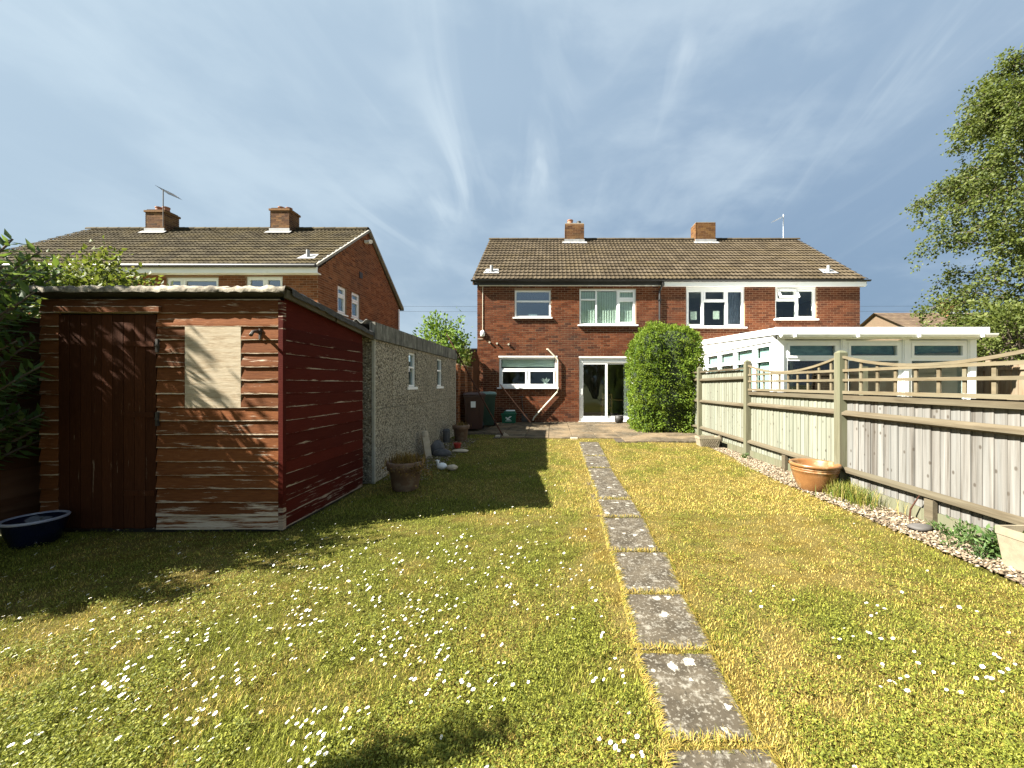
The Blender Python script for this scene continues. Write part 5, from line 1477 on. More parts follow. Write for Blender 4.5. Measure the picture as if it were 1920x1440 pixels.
# green recycling box with white print
rb = thing('recycling_box', (-1.45, 12.98, PAT_Z), 'green plastic recycling box with white print under the kitchen window', 'box')
def tbx(b, c, w0, d0, w1, d1, z0, z1):
    x, y, z = c
    b.add([(x - w0, y - d0, z + z0), (x + w0, y - d0, z + z0), (x + w0, y + d0, z + z0), (x - w0, y + d0, z + z0), (x - w1, y - d1, z + z1), (x + w1, y - d1, z + z1), (x + w1, y + d1, z + z1), (x - w1, y + d1, z + z1)], MB.BF)
c = (-1.45, 12.98, PAT_Z)
b = MB(); tbx(b, c, .21, .14, .235, .165, .005, .29); tbx(b, c, .25, .18, .25, .18, .285, .325); b.build('body', M['green_box'], rb)
b = MB(); tbx(b, (c[0] + .03, c[1], c[2]), .19, .14, .18, .13, .328, .40); b.build('lid', M['green_box'], rb)
b = MB(); tbx(b, (c[0] + .05, c[1] + .02, c[2]), .15, .1, .14, .09, .402, .43); b.build('top_tray', M['white_print'], rb)
b = MB()
def dec(pts):
    vs = [(c[0] + px, c[1] - .1425 - .0875 * (pz - .005), c[2] + pz) for px, pz in pts]
    b.add(vs, [tuple(range(len(vs)))])
dec([(-.10, .17), (-.02, .13), (.02, .15), (-.04, .19), (-.09, .22)]); dec([(.0, .15), (.08, .20), (.11, .24), (.04, .23), (-.01, .19)]); dec([(-.08, .11), (.08, .11), (.05, .135), (-.05, .135)])
for k in range(7): dec([(-.10 + k * .03, .065), (-.082 + k * .03, .065), (-.082 + k * .03, .09), (-.10 + k * .03, .09)])
b.build('printed_logo', M['white_print'], rb)
# leaning things by the kitchen wall
b = MB(); b.tube([(-.72, 12.90, PAT_Z + .02), (-1.20, 13.05, .70), (-1.78, 13.24, 1.40)], [.022, .020, .018], 8); b.build('leaning_pole', M['clay'], label='reddish pole leaning against the wall behind the recycling box', cat='pole')
b = MB(); b.tube([(-.95, 13.22, .16), (-1.05, 13.28, .98)], .016, 7); b.tube([(-1.12, 13.27, .98), (-.98, 13.27, .99)], .018, 7)
b.add([(-1.04, 13.18, .13), (-.84, 13.18, .13), (-.84, 13.20, .40), (-1.04, 13.20, .40), (-1.04, 13.20, .13), (-.84, 13.20, .13), (-.84, 13.22, .40), (-1.04, 13.22, .40)], MB.BF); b.build('spade', M['dark_metal'], label='dark metal spade leaning against the kitchen wall', cat='spade')
# washing line prop
b = MB(); b.tube([(-1.24, 9.75, .10), (-2.0, 9.88, 1.42), (-2.76, 10.05, 2.74)], [.018, .017, .014], 8)
pr = b.build('line_prop', M['pole_wood'], label='long thin dark prop leaning from the lawn onto the garage', cat='pole')
b = MB(); b.obox((-1.16, 9.72, .115), (.055, .02, -.045), (-.01, .05, 0), (.02, 0, .035)); b.obox((-1.36, 9.66, .10), (.055, 0, 0), (0, .045, 0), (0, 0, .03)); b.build('foot_block', M['tan_stone'], pr)
# stick leaning on the fence
b = MB(); b.tube([(3.70, 3.98, .01), (3.73, 4.0, .12), (3.755, 3.93, .28)], [.010, .009, .006], 6); b.build('stick', M['pole_wood'], label='thin curved stick leaning on the low fence rail', cat='stick')
b = MB(); b.box(.45, .62, 9.28, 9.36, .085, .125); b.build('brick_fragment', M['tan_stone'], label='small pale stone at the patio end of the path', cat='stone')

# a table and chair inside the sliding door
tb = thing('dining_table', (2.35, 14.7, .125), 'light wooden dining table inside the sliding door', 'table')
b = MB(); b.box(1.9, 3.0, 14.3, 15.2, .80, .84); b.build('table_top', M['table_wood'], tb)
for (xx, yy_) in ((1.95, 14.35), (2.95, 14.35), (1.95, 15.15), (2.95, 15.15)): b = MB(); b.box(xx - .03, xx + .03, yy_ - .03, yy_ + .03, .125, .80); b.build('leg', M['table_wood'], tb)
ch = thing('dining_chair', (1.98, 14.0, .125), 'slatted wooden dining chair inside the sliding door', 'chair')
b = MB(); b.box(1.80, 2.18, 13.85, 14.22, .55, .59); b.build('seat', M['table_wood'], ch)
for (xx, yy_, h) in ((1.82, 13.87, 1.08), (2.16, 13.87, 1.08), (1.82, 14.2, .55), (2.16, 14.2, .55)): b = MB(); b.box(xx - .018, xx + .018, yy_ - .018, yy_ + .018, .125, h); b.build('leg', M['table_wood'], ch)
for k in range(5): b = MB(); b.box(1.86 + k * .065, 1.885 + k * .065, 13.86, 13.88, .62, 1.02); b.build('back_slat', M['table_wood'], ch)
b = MB(); b.box(1.84, 2.14, 13.855, 13.885, 1.02, 1.07); b.build('top_rail', M['table_wood'], ch)
op = thing('potted_plant', (-.22, 13.52, 1.36), 'white-leaved pot plant on the kitchen window sill', 'plant')
b = MB(); b.lathe([(.05, 0), (.07, .10), (.075, .11), (.06, .11)], (-.22, 13.52, 1.36), 12); b.build('pot', M['white_ceramic'], op)
b = MB()
for k in range(9):
    t = k * .7; d = Vector((math.cos(t), math.sin(t) * .4, .9 + .3 * math.sin(k * 2))).normalized(); p0 = Vector((-.22, 13.52, 1.46)); s_ = d.cross(Vector((0, 1, 0))).normalized()
    b.add([p0, p0 + d * .11 + s_ * .03, p0 + d * .22, p0 + d * .11 - s_ * .03], [(0, 1, 2, 3)])
b.build('leaf_cluster', M['white_ceramic'], op)

# ------------------------------------------------------------------ vegetation
def leaf_mesh(name, P, T, Sd, L, W, mat, rnd, fold=0.25):
    """one folded rhombus per leaf"""
    N_ = np.cross(T, Sd)
    a = P; tip = P + T * L[:, None]; mid = P + T * (L * .45)[:, None]
    r = mid + Sd * (W / 2)[:, None] + N_ * (W * fold)[:, None]; l = mid - Sd * (W / 2)[:, None] + N_ * (W * fold)[:, None]
    V = np.stack([a, r, tip, l], 1).reshape(-1, 3); n = len(P)
    i = np.arange(n)[:, None] * 4
    F = np.concatenate([i + np.array([[0, 1, 2]]), i + np.array([[0, 2, 3]])], 1).reshape(-1, 3)
    return np_mesh(name, V, F, mat, fr=np.repeat(rnd, 2))


def unit(a): return a / np.maximum(np.linalg.norm(a, axis=1, keepdims=True), 1e-9)


def rand_leaves(name, P, out, size, mat, par, ratio=.6, up=.4, flat=.5, rnd=None, kind=None):
    n = len(P)
    T = unit(out * .8 + rng.normal(0, .75, (n, 3)) + np.array([0, 0, up - .4]))
    nrm = unit(rng.normal(0, 1, (n, 3)) * (1 - flat) + np.array([0, 0, 1]) * flat + out * .35)
    Sd = unit(np.cross(T, nrm))
    L = size * rng.uniform(.65, 1.3, n)
    if rnd is None: rnd = rng.random(n)
    return np_obj(name, leaf_mesh(name, P, T, Sd, L, L * ratio, mat, rnd), par, kind=kind)


def bush(name, label, cat, c, rad, nclump, per, size, spread, mat, bark, base, nlimb=7, group=None, shell=.55, ratio=.6, trunk_r=.06, top_bias=.3):
    o = thing(name, (base[0], base[1], 0), label, cat, group)
    c = np.array(c); rad = np.array(rad)
    d = unit(rng.normal(0, 1, (nclump, 3)) + np.array([0, 0, top_bias])); rr = (shell + (1 - shell) * rng.random(nclump)) * rng.uniform(.82, 1.12, nclump)
    K = c + d * rad * rr[:, None]
    tr = MB()
    for k in range(nlimb):
        t = Vector(K[k % nclump]); b0 = Vector(base) + Vector((random.uniform(-.1, .1), random.uniform(-.1, .1), 0)); m = b0.lerp(t, .5) + Vector((random.uniform(-.15, .15), random.uniform(-.15, .15), .15))
        tr.tube([b0, b0.lerp(m, .6), m, t], [trunk_r, trunk_r * .75, trunk_r * .5, trunk_r * .12], 6)
    for k in range(nlimb, min(nclump, nlimb * 7)):
        t = Vector(K[k]); q = Vector(K[k % nlimb]).lerp(Vector(base), .45); q.z = max(q.z, .3)
        tr.tube([q, q.lerp(t, .5) + Vector((0, 0, .06)), t], [trunk_r * .35, trunk_r * .22, trunk_r * .07], 5)
    tr.build('trunk', M[bark], o)
    n = nclump * per
    P = np.repeat(K, per, 0) + rng.normal(0, 1, (n, 3)) * spread * rng.uniform(.3, 1.0, (n, 1))
    out = unit(P - c)
    clump_tone = np.repeat(rng.random(nclump), per)
    rand_leaves('crown', P, out, size, M[mat], o, ratio, rnd=np.clip(.55 * rng.random(n) + .45 * clump_tone, 0, 1))
    return o


bush('leafy_shrub', 'rounded green shrub rising behind the left end of the shed roof', 'shrub', (-7.25, 5.9, 2.35), (1.55, .9, 1.05), 150, 55, .075, .15, 'shrub_leaf', 'bark', (-7.2, 5.9, 0))
bush('leafy_shrub', 'low reddish-tipped shrub just above the middle of the shed roof', 'shrub', (-6.35, 6.3, 2.15), (.95, .7, .72), 70, 50, .07, .13, 'shrub_leaf', 'bark', (-6.3, 6.3, 0))
bush('apple_tree', 'bright green fruit tree between the garage and the brick house', 'tree', (-3.35, 11.7, 2.55), (.95, .8, .85), 85, 34, .10, .17, 'apple_leaf', 'bark', (-3.2, 11.8, 0), shell=.4)
bush('garden_bush', 'olive bush in front of the tan tiled outbuilding', 'bush', (-3.35, 13.6, 2.1), (.75, .6, .95), 40, 40, .08, .15, 'shrub_leaf', 'bark', (-3.3, 13.6, 0))
bush('broadleaf_tree', 'dense green tree below the birch at the right edge', 'tree', (16.4, 13.2, 2.7), (2.6, 1.6, 1.9), 170, 55, .12, .25, 'birch_leaf', 'bark', (16.4, 13.2, 0), nlimb=9, trunk_r=.12)
bush('background_tree', 'dark tree far behind the conservatory right end', 'tree', (26, 24, 3.0), (3.5, 2, 2.4), 90, 40, .24, .4, 'birch_leaf', 'bark', (26, 24, 0), trunk_r=.15)


def birch():
    o = thing('birch_tree', (20.3, 16.0, 0), 'tall silver birch with drooping branches at the right edge', 'tree')
    zz = np.linspace(0, 15.4, 12); tp = [Vector((20.3 + .25 * math.sin(z * .4), 16.0 + .2 * math.cos(z * .5), z)) for z in zz]
    bz = MB(); tr = MB(); tr.tube(tp, [.22 * (1 - z / 16.5) + .02 for z in zz], 8)
    env_z = [1.5, 3.0, 4.5, 6.5, 8.2, 9.5, 12, 13.5, 15, 17]; env_r = [1.8, 3.1, 4.2, 5.1, 4.5, 3.9, 2.7, 1.8, 1.1, .3]
    P = []; OUT = []; TONE = []
    for k in range(78):
        h = 1.2 + 12.2 * ((k + random.random()) / 78)
        az = random.random() * 6.283
        if k % 2 == 0: az = math.pi + random.uniform(-1.2, 1.2)
        d = Vector((math.cos(az), math.sin(az), 0))
        rise = random.uniform(1.0, 2.6) * (1 if h > 4 else .6)
        R = float(np.interp(h + rise * .7, env_z, env_r)) * random.uniform(.55, 1.05)
        p0 = Vector((20.3 + .25 * math.sin(h * .4), 16.0 + .2 * math.cos(h * .5), h)); side = Vector((-d.y, d.x, 0)) * random.uniform(-.5, .5)
        br = [p0 + d * R * t + side * t * t + Vector((0, 0, rise * math.sin(min(t * 1.15, 1.0) * math.pi / 2) - max(0, t - .75) * 2.2)) for t in (0, .25, .5, .75, 1.0)]
        bz.tube(br, [.050, .036, .024, .013, .005], 5)
        for j in range(30):
            t = .18 + .82 * random.random() ** .6; i = min(int(t * 4), 3); f = t * 4 - i
            q = br[i].lerp(br[i + 1], f) + Vector((random.gauss(0, .16), random.gauss(0, .16), random.gauss(0, .16)))
            td = Vector((random.gauss(0, .6) + d.x * .5, random.gauss(0, .6) + d.y * .5, -.15 + random.gauss(0, .45))); td.normalize(); L = random.uniform(.3, .8)
            tone = random.random()
            if j % 3 == 0: bz.tube([br[i].lerp(br[i + 1], f), q + td * L * .5, q + td * L + Vector((0, 0, -.12))], [.008, .006, .003], 3, caps=False)
            for m in range(20):
                s = random.random(); pt = q + td * L * s + Vector((random.gauss(0, .11), random.gauss(0, .11), random.gauss(0, .10) - .15 * s * s))
                P.append(pt[:]); OUT.append((td.x, td.y, -.5)); TONE.append(tone)
    tr.build('trunk', M['bark_birch'], o); bz.build('branches', M['bark'], o)
    P = np.array(P); OUT = unit(np.array(OUT)); n = len(P)
    rand_leaves('crown', P, OUT, .115, M['birch_leaf'], o, .8, rnd=np.clip(.6 * rng.random(n) + .4 * np.array(TONE), 0, 1), flat=.35)


birch()


bush('garden_tree', 'broad tree behind the camera, mirrored in the upper windows', 'tree', (4.5, -13, 5.5), (4.5, 3.5, 4.0), 160, 30, .30, .6, 'birch_leaf', 'bark', (4.5, -13, 0), nlimb=10, trunk_r=.2)
bush('garden_tree', 'lower broad tree behind the camera towards the left', 'tree', (-5.5, -12, 3.6), (4.0, 3.0, 2.8), 130, 30, .28, .55, 'birch_leaf', 'bark', (-5.5, -12, 0), nlimb=10, trunk_r=.18)


def clipped_hedge():
    o = thing('climber_hedge', (3.24, 11.1, .1), 'tall rounded bright green hedge between sliding door and fence', 'hedge')
    cx, cy = 3.24, 11.1; n = 34000

    def surf(u, v):
        # u angle, v 0..1 from the foot over the top; superellipse plan, rounded top
        sgn = lambda a, e: np.sign(a) * np.abs(a) ** e
        z = np.where(v < .78, .08 + v / .78 * 2.35, 0); th = np.clip((v - .78) / .22, 0, 1) * math.pi / 2
        z = np.where(v < .78, z, 2.43 + .60 * np.sin(th)); k = np.where(v < .78, .93 + .09 * np.sin(v / .78 * 2.6), 1.0 * np.cos(th) ** .55 * .97)
        x = cx + sgn(np.cos(u), .66) * .93 * k; y = cy + sgn(np.sin(u), .62) * .80 * k
        return np.stack([x, y, z], -1)
    u = rng.random(n) * 2 * math.pi; v = rng.random(n) ** .95
    P = surf(u, v); c = np.array([cx, cy, 1.4]); out = unit((P - c) * np.array([1, 1.2, .8]))
    lump = (vnoise(u * 3.3, v * 9, 1.2, 3) - .5) * .26 + (vnoise(u * 3.3, v * 9, 3.4, 6) - .5) * .20 + (rng.random(n) < .05) * rng.uniform(0, .11, n)
    P = P + out * (lump + .03 - np.abs(rng.normal(0, .055, n)))[:, None]
    P = P[P[:, 2] > .10]; m = len(P); out = unit((P - c) * np.array([1, 1.2, .8]))
    tone = np.clip(.55 * rng.random(m) + .45 * vnoise(P[:, 0] * 5 + P[:, 1] * 5, P[:, 2] * 5, 1.0, 2), 0, 1)
    rand_leaves('foliage', P, out, .062, M['hedge_leaf'], o, .5, up=.5, rnd=tone, flat=.3)
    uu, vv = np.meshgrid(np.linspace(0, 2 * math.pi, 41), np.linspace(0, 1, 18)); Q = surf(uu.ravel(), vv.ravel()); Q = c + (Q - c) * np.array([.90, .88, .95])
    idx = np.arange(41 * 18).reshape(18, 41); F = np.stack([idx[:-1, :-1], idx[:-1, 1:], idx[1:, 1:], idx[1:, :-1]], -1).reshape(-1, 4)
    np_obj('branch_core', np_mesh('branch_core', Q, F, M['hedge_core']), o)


clipped_hedge()


def long_leaf_shrub(name, label, base, nshoot, reach, hgt, lean, seed, leaf=.115):
    random.seed(seed); r2 = np.random.default_rng(seed)
    o = thing(name, (base[0], base[1], 0), label, 'shrub'); tr = MB(); P = []; T = []; Lx = []
    for k in range(nshoot):
        az = random.random() * 6.283; R = reach * (random.random() ** .5); h = random.uniform(.35, 1.0) * hgt
        end = Vector((base[0] + R * math.cos(az) + lean[0], base[1] + R * math.sin(az) + lean[1], h)); b0 = Vector((base[0] + random.uniform(-.2, .2), base[1] + random.uniform(-.2, .2), 0))
        mid = b0.lerp(end, .55) + Vector((0, 0, h * .22))
        pts = [b0.lerp(mid, t).lerp(mid.lerp(end, t), t) for t in np.linspace(0, 1, 9)]
        tr.tube(pts, [.020 * (1 - i / 10) + .003 for i in range(9)], 5)
        for j in range(60):
            t = .30 + .70 * (j / 60) ** .8; i = min(int(t * 8), 7); q = pts[i].lerp(pts[i + 1], t * 8 - i); ax = (pts[i + 1] - pts[i]).normalized()
            w = j * 2.4 + random.random(); a = ax.cross(Vector((.2, .1, 1))).normalized(); b_ = ax.cross(a)
            d = (a * math.cos(w) + b_ * math.sin(w)) * .9 + ax * .55 + Vector((0, 0, -.12)); d.normalize()
            P.append(q[:]); T.append(d[:]); Lx.append(leaf * random.uniform(.6, 1.3))
    tr.build('trunk', M['bark'], o)
    P = np.array(P); T = np.array(T); L = np.array(Lx); Sd = unit(np.cross(T, np.array([0, 0, 1.0]) + r2.normal(0, .35, T.shape)))
    np_obj('crown', leaf_mesh('crown', P, T, Sd, L, L * .31, M['long_leaf'], r2.random(len(P)), .15), o)
    return o


long_leaf_shrub('overhanging_shrub', 'narrow-leaved shrub reaching in from the left edge near the shed door', (-5.55, 2.85, 0), 430, 1.30, 2.72, (0, 0), 5, .125)
bush('tall_shrub', 'tall dense shrub outside the left edge that shades the shed door', 'shrub', (-7.3, 2.75, 2.9), (1.3, 1.0, 1.9), 170, 40, .10, .2, 'shrub_leaf', 'bark', (-7.3, 2.75, 0), nlimb=9)
long_leaf_shrub('foreground_shrub', 'leafy shrub whose shadow falls on the nearest grass', (-2.9, .33, 0), 60, .50, 2.6, (0, 0), 8, .10)


def tuft(name, label, c, sx, sy, n, h, w, mat='grass', cols=None, kind='stuff', cat='grass'):
    P = np.stack([c[0] + rng.normal(0, sx, n), c[1] + rng.normal(0, sy, n), np.full(n, c[2])], -1)
    a = rng.random(n) * 6.283; ln = rng.uniform(.1, .8, n); H = h * rng.uniform(.5, 1.1, n)
    d = np.stack([np.cos(a), np.sin(a), np.zeros(n)], -1); s = np.stack([-np.sin(a), np.cos(a), np.zeros(n)], -1) * w
    mid = P + d * (H * ln * .3)[:, None] + np.array([0, 0, 1]) * (H * .6)[:, None]; tip = P + d * (H * ln)[:, None] + np.array([0, 0, 1]) * H[:, None]
    V = np.stack([P - s, P + s, mid + s * .7, mid - s * .7, tip], 1).reshape(-1, 3); i = np.arange(n)[:, None] * 5
    F = np.concatenate([i + np.array([[0, 1, 2]]), i + np.array([[0, 2, 3]]), i + np.array([[3, 2, 4]])], 1).reshape(-1, 3)
    cc = np.repeat(cols[rng.integers(0, len(cols), n)], 5, 0) if cols is not None else None
    return np_obj(name, np_mesh(name, V, F, M[mat], fr=np.repeat(rng.random(n), 3), col=cc), kind=kind, label=label, cat=cat)


tuft('long_grass', 'tuft of long grass growing against the fence behind the bowl pot', (3.62, 4.72, .01), .08, .22, 900, .22, .003, cols=np.array([GRN * .6, GRN * .75, DEEP, STRAW * .5]))
tuft('dead_stems', 'dry brown stems spilling from the wide terracotta pot', (-1.96, 5.18, .35), .10, .09, 420, .16, .004, 'dry_leaf', cat='plant')
P = np.stack([-1.90 + rng.normal(0, .12, 700), 5.10 + rng.normal(0, .08, 700), .36 + rng.normal(0, .03, 700)], -1)
P[:, 2] -= np.clip(np.hypot(P[:, 0] + 1.98, P[:, 1] - 5.2) - .2, 0, 1) * .8
o_ = bpy.data.objects['dead_stems']; rand_leaves('dead_leaves', P, unit(P - np.array([-1.98, 5.2, .3])), .035, M['dry_leaf'], None, .6, kind='stuff').parent = None
tag(bpy.data.objects['dead_leaves'], 'withered brown leaves heaped over the wide terracotta pot', 'plant')
tuft('withered_plant', 'withered brown plant in the pot beside the brown bin', (-2.13, 9.0, .42), .07, .07, 160, .13, .005, 'dry_leaf', cat='plant')


def weed(name, label, c, r, h, n, size, mat='long_leaf', ratio=.4, cat='weed'):
    o = thing(name, c, label, cat); tr = MB()
    P = []
    for k in range(max(3, n // 30)):
        a = random.random() * 6.283; q = Vector((c[0] + r * random.random() * math.cos(a), c[1] + r * random.random() * math.sin(a), c[2])); t = q + Vector((random.uniform(-.04, .04), random.uniform(-.04, .04), h * random.uniform(.6, 1.0)))
        tr.tube([q, q.lerp(t, .5), t], [.004, .003, .002], 4, caps=False)
        for j in range(30): s = random.random(); P.append((q.lerp(t, s) + Vector((random.gauss(0, .022), random.gauss(0, .022), 0)))[:])
    tr.build('stem', M[mat], o); P = np.array(P)
    rand_leaves('leaves', P, unit(P - np.array(c) + 1e-4), size, M[mat], o, ratio)
    return o


random.seed(31)
weed('upright_weed', 'tallest upright green weed against the fence boards at right', (3.68, 3.42, .01), .07, .20, 150, .045)
weed('upright_weed', 'small upright weed beside the dark flat stone', (3.66, 3.62, .01), .06, .12, 90, .04)
weed('upright_weed', 'thin weed sprouting from the middle of the gravel', (3.46, 3.30, .01), .04, .15, 60, .035)
weed('upright_weed', 'thin weed at the lawn edge of the gravel near the planter', (3.44, 3.08, .01), .04, .13, 60, .035)
weed('leafy_weed', 'bushy green weed clump behind the pale stone planter', (3.62, 3.02, .01), .17, .26, 620, .05, ratio=.45)
weed('leafy_weed', 'small weed at the foot of the first fence post', (3.62, 7.2, .02), .06, .1, 60, .04)


# ------------------------------------------------------------------ grass, weeds and daisies in the lawn
def blocked(x, y, m=0.0):
    k = (x > LX1 - .01 + (vnoise(y, y * 0, 3.0, 4) - .5) * .10) | (x < -5.15)
    k |= (x > SX0 - .02) & (x < SX1 + .03) & (y > SY - .03)
    k |= (x < GX + .03) & (y > GY0 - .02)
    k |= (y > np.where(x < -1.45, 10.15, np.where(x < 1.5, 9.42, 8.82)))
    for (a, b_, c, d, yf_, yn_) in SLABS:
        t = np.clip((y - yn_) / (yf_ - yn_), 0, 1); l = c + (a - c) * t; r = d + (b_ - d) * t
        e = .05 * (vnoise(x, y, 16, 6) - .55) + .02 * (vnoise(x, y, 60, 9) - .5)
        k |= (x > l + .01 + e) & (x < r - .01 - e) & (y > yn_ + .012 + e) & (y < yf_ - .012 - e)
    return k


def blades(name, n, y0, y1, H, W, label, seed):
    r2 = np.random.default_rng(seed)
    y = 1 / (1 / y1 + (1 / y0 - 1 / y1) * r2.random(n)) if y0 > 0 else r2.uniform(y0, y1, n)
    xl = np.maximum(-1.52 * y - .25, LX0); xr = np.minimum(1.30 * y + .2, LX1 + .05)
    x = xl + (xr - xl) * r2.random(n)
    ok = ~blocked(x, y); x = x[ok]; y = y[ok]; n = len(x)
    t = lawn_col(x, y)
    h = H * r2.uniform(.45, 1.15, n) * (.75 + .5 * t) * (.8 + .5 * vnoise(x, y, 5, 7)); w = W * r2.uniform(.7, 1.2, n) * (.6 + .10 * y)
    a = r2.random(n) * 6.283; ln = r2.uniform(.2, 1.1, n)
    d = np.stack([np.cos(a), np.sin(a), np.zeros(n)], -1); s = np.stack([-np.sin(a), np.cos(a), np.zeros(n)], -1) * w[:, None]
    z = zl(y) + (vnoise(x, y, 3, 8) - .5) * .018 - .012
    P = np.stack([x, y, z], -1); mid = P + d * (h * ln * .4)[:, None] + np.array([0, 0, 1]) * (h * .7)[:, None]; tip = P + d * (h * ln * 1.1)[:, None] + np.array([0, 0, 1]) * (h * 1.0)[:, None]
    V = np.stack([P - s, P + s, mid + s * .8, mid - s * .8, tip], 1).reshape(-1, 3); i = np.arange(n)[:, None] * 5
    F = np.concatenate([i + np.array([[0, 1, 2]]), i + np.array([[0, 2, 3]]), i + np.array([[3, 2, 4]])], 1).reshape(-1, 3)
    g_ = r2.random(n) < np.clip(t * 1.1 + .05, .06, .96); dry = (DRY * (1 - r2.random((n, 1))) + STRAW * r2.random((n, 1))) * r2.uniform(.5, 1.4, (n, 1))
    grn = (GRN * r2.uniform(.5, 1.75, (n, 1)) * (1 - .4 * (r2.random((n, 1)) < .3)))
    col = np.where(g_[:, None], grn, dry)
    me = np_mesh(name, V, F, M['grass'], col=np.repeat(col, 5, 0))
    np_obj(name, me, kind='stuff', label=label, cat='grass')


blades('grass', 250000, 1.15, 4.2, .017, .0014, 'short dry green and yellow grass of the near lawn', 1)
def edge_blades():
    """straw that leans over the slab edges"""
    r2 = np.random.default_rng(9); PX = []; D = []
    for (a, b_, c, d, yf_, yn_) in SLABS:
        cor = [np.array(q) for q in ((c, yn_), (d, yn_), (b_, yf_), (a, yf_))]
        for i in range(4):
            p, q = cor[i], cor[(i + 1) % 4]; L = np.linalg.norm(q - p); k = int(L * (700 if i % 2 else 320) / max(1.0, yn_ * .45)); t = r2.random(k)[:, None]
            tt = (q - p) / L; nn = np.array([-tt[1], tt[0]])
            PX.append(p + (q - p) * t + nn * (np.abs(r2.normal(0, .016, (k, 1))) * (vnoise(t[:, 0] * L, t[:, 0] * 0 + i, 9, i)[:, None] * 1.6) - .014)); D.append(np.repeat((nn + 0 * tt)[None], k, 0) + r2.normal(0, .7, (k, 2)))
    P2 = np.concatenate(PX); D2 = np.concatenate(D); n = len(P2); D2 /= np.linalg.norm(D2, axis=1, keepdims=True)
    d = np.c_[D2, np.zeros(n)]; h = r2.uniform(.010, .030, n); ln = r2.uniform(.6, 2.0, n); s = np.c_[-D2[:, 1], D2[:, 0], np.zeros(n)] * (.0016 * (.6 + .12 * P2[:, 1]))[:, None]
    P = np.c_[P2, zl(P2[:, 1]) + .000]; up = np.array([0, 0, 1.0])
    mid = P + d * (h * ln * .5)[:, None] + up * (h * .6)[:, None]; tip = P + d * (h * ln * 1.2)[:, None] + up * (h * .7)[:, None]
    V = np.stack([P - s, P + s, mid + s * .8, mid - s * .8, tip], 1).reshape(-1, 3); i = np.arange(n)[:, None] * 5
    F = np.concatenate([i + np.array([[0, 1, 2]]), i + np.array([[0, 2, 3]]), i + np.array([[3, 2, 4]])], 1).reshape(-1, 3)
    k = r2.random((n, 1)) * .6; col = np.where(r2.random((n, 1)) < .3, GRN, DRY * (1 - k) + STRAW * k) * r2.uniform(.5, 1.15, (n, 1))
    np_obj('edge_grass', np_mesh('edge_grass', V, F, M['grass'], col=np.repeat(col, 5, 0)), kind='stuff', label='dry grass creeping over the edges of the path slabs', cat='grass')


edge_blades()
blades('grass', 130000, 4.2, 10.2, .022, .0017, 'short dry grass of the far lawn towards the patio', 2)


def rosettes(name, n, mat, seed, label, size, spread_t):
    """broad-leaved weeds and clover lying flat in patches"""
    r2 = np.random.default_rng(seed); m = n * 12
    y = 1.3 + 7.5 * r2.random(m) ** 1.3; x = r2.uniform(-1.5 * y, 1.3 * y)
    dens = vnoise(x, y, 2.2, 11) * .6 + vnoise(x, y, 6.0, 12) * .4 + .05 * (x < 0) - .05 * (x > 1)
    ok = (~blocked(x, y)) & (x > LX0) & (x < LX1 - .15) & (np.abs(x - .70 - .012 * (y - 3)) > .29) & (dens > spread_t); x = x[ok][:n]; y = y[ok][:n]
    per = 9; k = len(x); X = np.repeat(x, per) + r2.normal(0, .022, k * per); Y = np.repeat(y, per) + r2.normal(0, .022, k * per)
    a = r2.random(k * per) * 6.283; P = np.stack([X, Y, zl(Y) + .010 + r2.random(k * per) * .016], -1)
    T = unit(np.stack([np.cos(a), np.sin(a), r2.uniform(-.1, .75, k * per)], -1)); Sd = unit(np.cross(T, np.array([0, 0, 1.0]) + r2.normal(0, .3, T.shape)))
    L = size * r2.uniform(.5, 1.3, k * per); me = leaf_mesh(name, P, T, Sd, L, L * r2.uniform(.35, .7, k * per), M[mat], np.clip(r2.random(k * per), 0, 1), .12)
    np_obj(name, me, kind='stuff', label=label, cat='weeds')


rosettes('clover_patches', 15000, 'weed_leaf', 4, 'green clover and broad-leaved weeds patching the lawn', .0125, .36)


def daisy_mesh(seed):
    random.seed(seed); b = MB(); k = 13
    for i in range(k):
        w = 2 * math.pi * i / k + random.uniform(-.1, .1); r = random.uniform(.85, 1.0); dw = .21
        up = random.uniform(.05, .35)
        b.add([(.25 * math.cos(w - dw), .25 * math.sin(w - dw), 0), (.25 * math.cos(w + dw), .25 * math.sin(w + dw), 0), (r * math.cos(w + dw * .7), r * math.sin(w + dw * .7), up * .6), (r * math.cos(w - dw * .7), r * math.sin(w - dw * .7), up * .6)], [(0, 1, 2, 3)], 0)
    b.lathe([(.36, .02), (.3, .14), (.12, .2), (.0, .21)], (0, 0, 0), 7, mi=1, cap0=False)
    b.tube([(0, 0, 0), (.1, 0, -1.2), (.1, .1, -2.6)], .06, 4, mi=2, caps=False)
    return b.mesh('daisy', [M['petal'], M['pollen'], M['weed_leaf']])


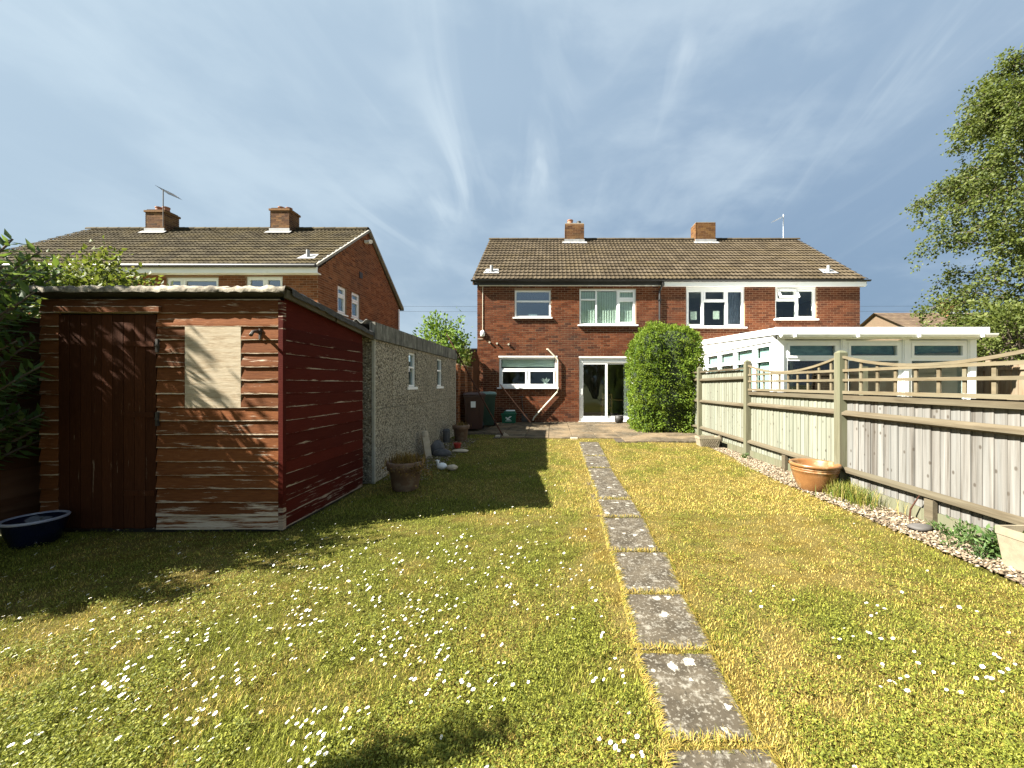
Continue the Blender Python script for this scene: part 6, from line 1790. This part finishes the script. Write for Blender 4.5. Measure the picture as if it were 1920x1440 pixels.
def daisies():
    r2 = np.random.default_rng(77); ms = [daisy_mesh(s) for s in range(5)]
    m = 40000; y = 1 / (1 / 9.0 + (1 / 1.25 - 1 / 9.0) * r2.random(m)); x = r2.uniform(-1.5 * y, 1.3 * y)
    dn = .5 + .16 * (vnoise(x, y, 1.3, 21) - .5) + .22 * (vnoise(x, y, 4.0, 22) - .5) + .20 * np.exp(-((x + 1.1) / 1.2) ** 2 - ((y - 2.9) / 1.1) ** 2) + .05 * (x < -.2) - .09 * (x > .9) - .03 * np.clip(2.3 - y, 0, 1)
    ok = (~blocked(x, y, .02)) & (x > LX0 + .3) & (x < LX1 - .25) & (r2.random(m) < np.clip((dn - .46) * 3, 0, 1) * .5) & (np.abs(x - .72) > .38)
    x = x[ok]; y = y[ok]; o = np.argsort(r2.random(len(x)))[:1150]; x = x[o]; y = y[o]
    order = np.argsort(y); x = x[order]; y = y[order]
    V = []; F = []; MI = []; cnt = 0
    for i in range(len(x)):
        s = r2.uniform(.0060, .0112); z = float(zl(y[i])) + r2.uniform(.020, .040)
        rot = Matrix.Rotation(r2.random() * 6.283, 4, 'Z')
        tilt = Matrix.Rotation(r2.uniform(.1, .75), 4, Vector((r2.normal(.1, .5), r2.normal(-1, .5), 0)).normalized())
        mw = Matrix.Translation((x[i], y[i], z)) @ tilt @ rot @ Matrix.Scale(s, 4)
        me = ms[int(r2.integers(0, 5))]
        if i < 300:
            d = bpy.data.objects.new('daisy', me); C.objects.link(d); d.matrix_world = mw; d.matrix_basis = mw
            tag(d, 'small white daisy in the near lawn', 'flower', 'daisies in the near lawn')
        else:
            b0 = len(V); V += [(mw @ v.co)[:] for v in me.vertices]
            for p_ in me.polygons: F.append(tuple(q + b0 for q in p_.vertices)); MI.append(p_.material_index)
    me = bpy.data.meshes.new('daisy_scatter'); me.from_pydata(V, [], F)
    for n_ in ('petal', 'pollen', 'weed_leaf'): me.materials.append(M[n_])
    me.polygons.foreach_set('material_index', MI); me.update()
    np_obj('daisy_scatter', me, kind='stuff', label='white daisies dotted over the far lawn', cat='flowers')


daisies()
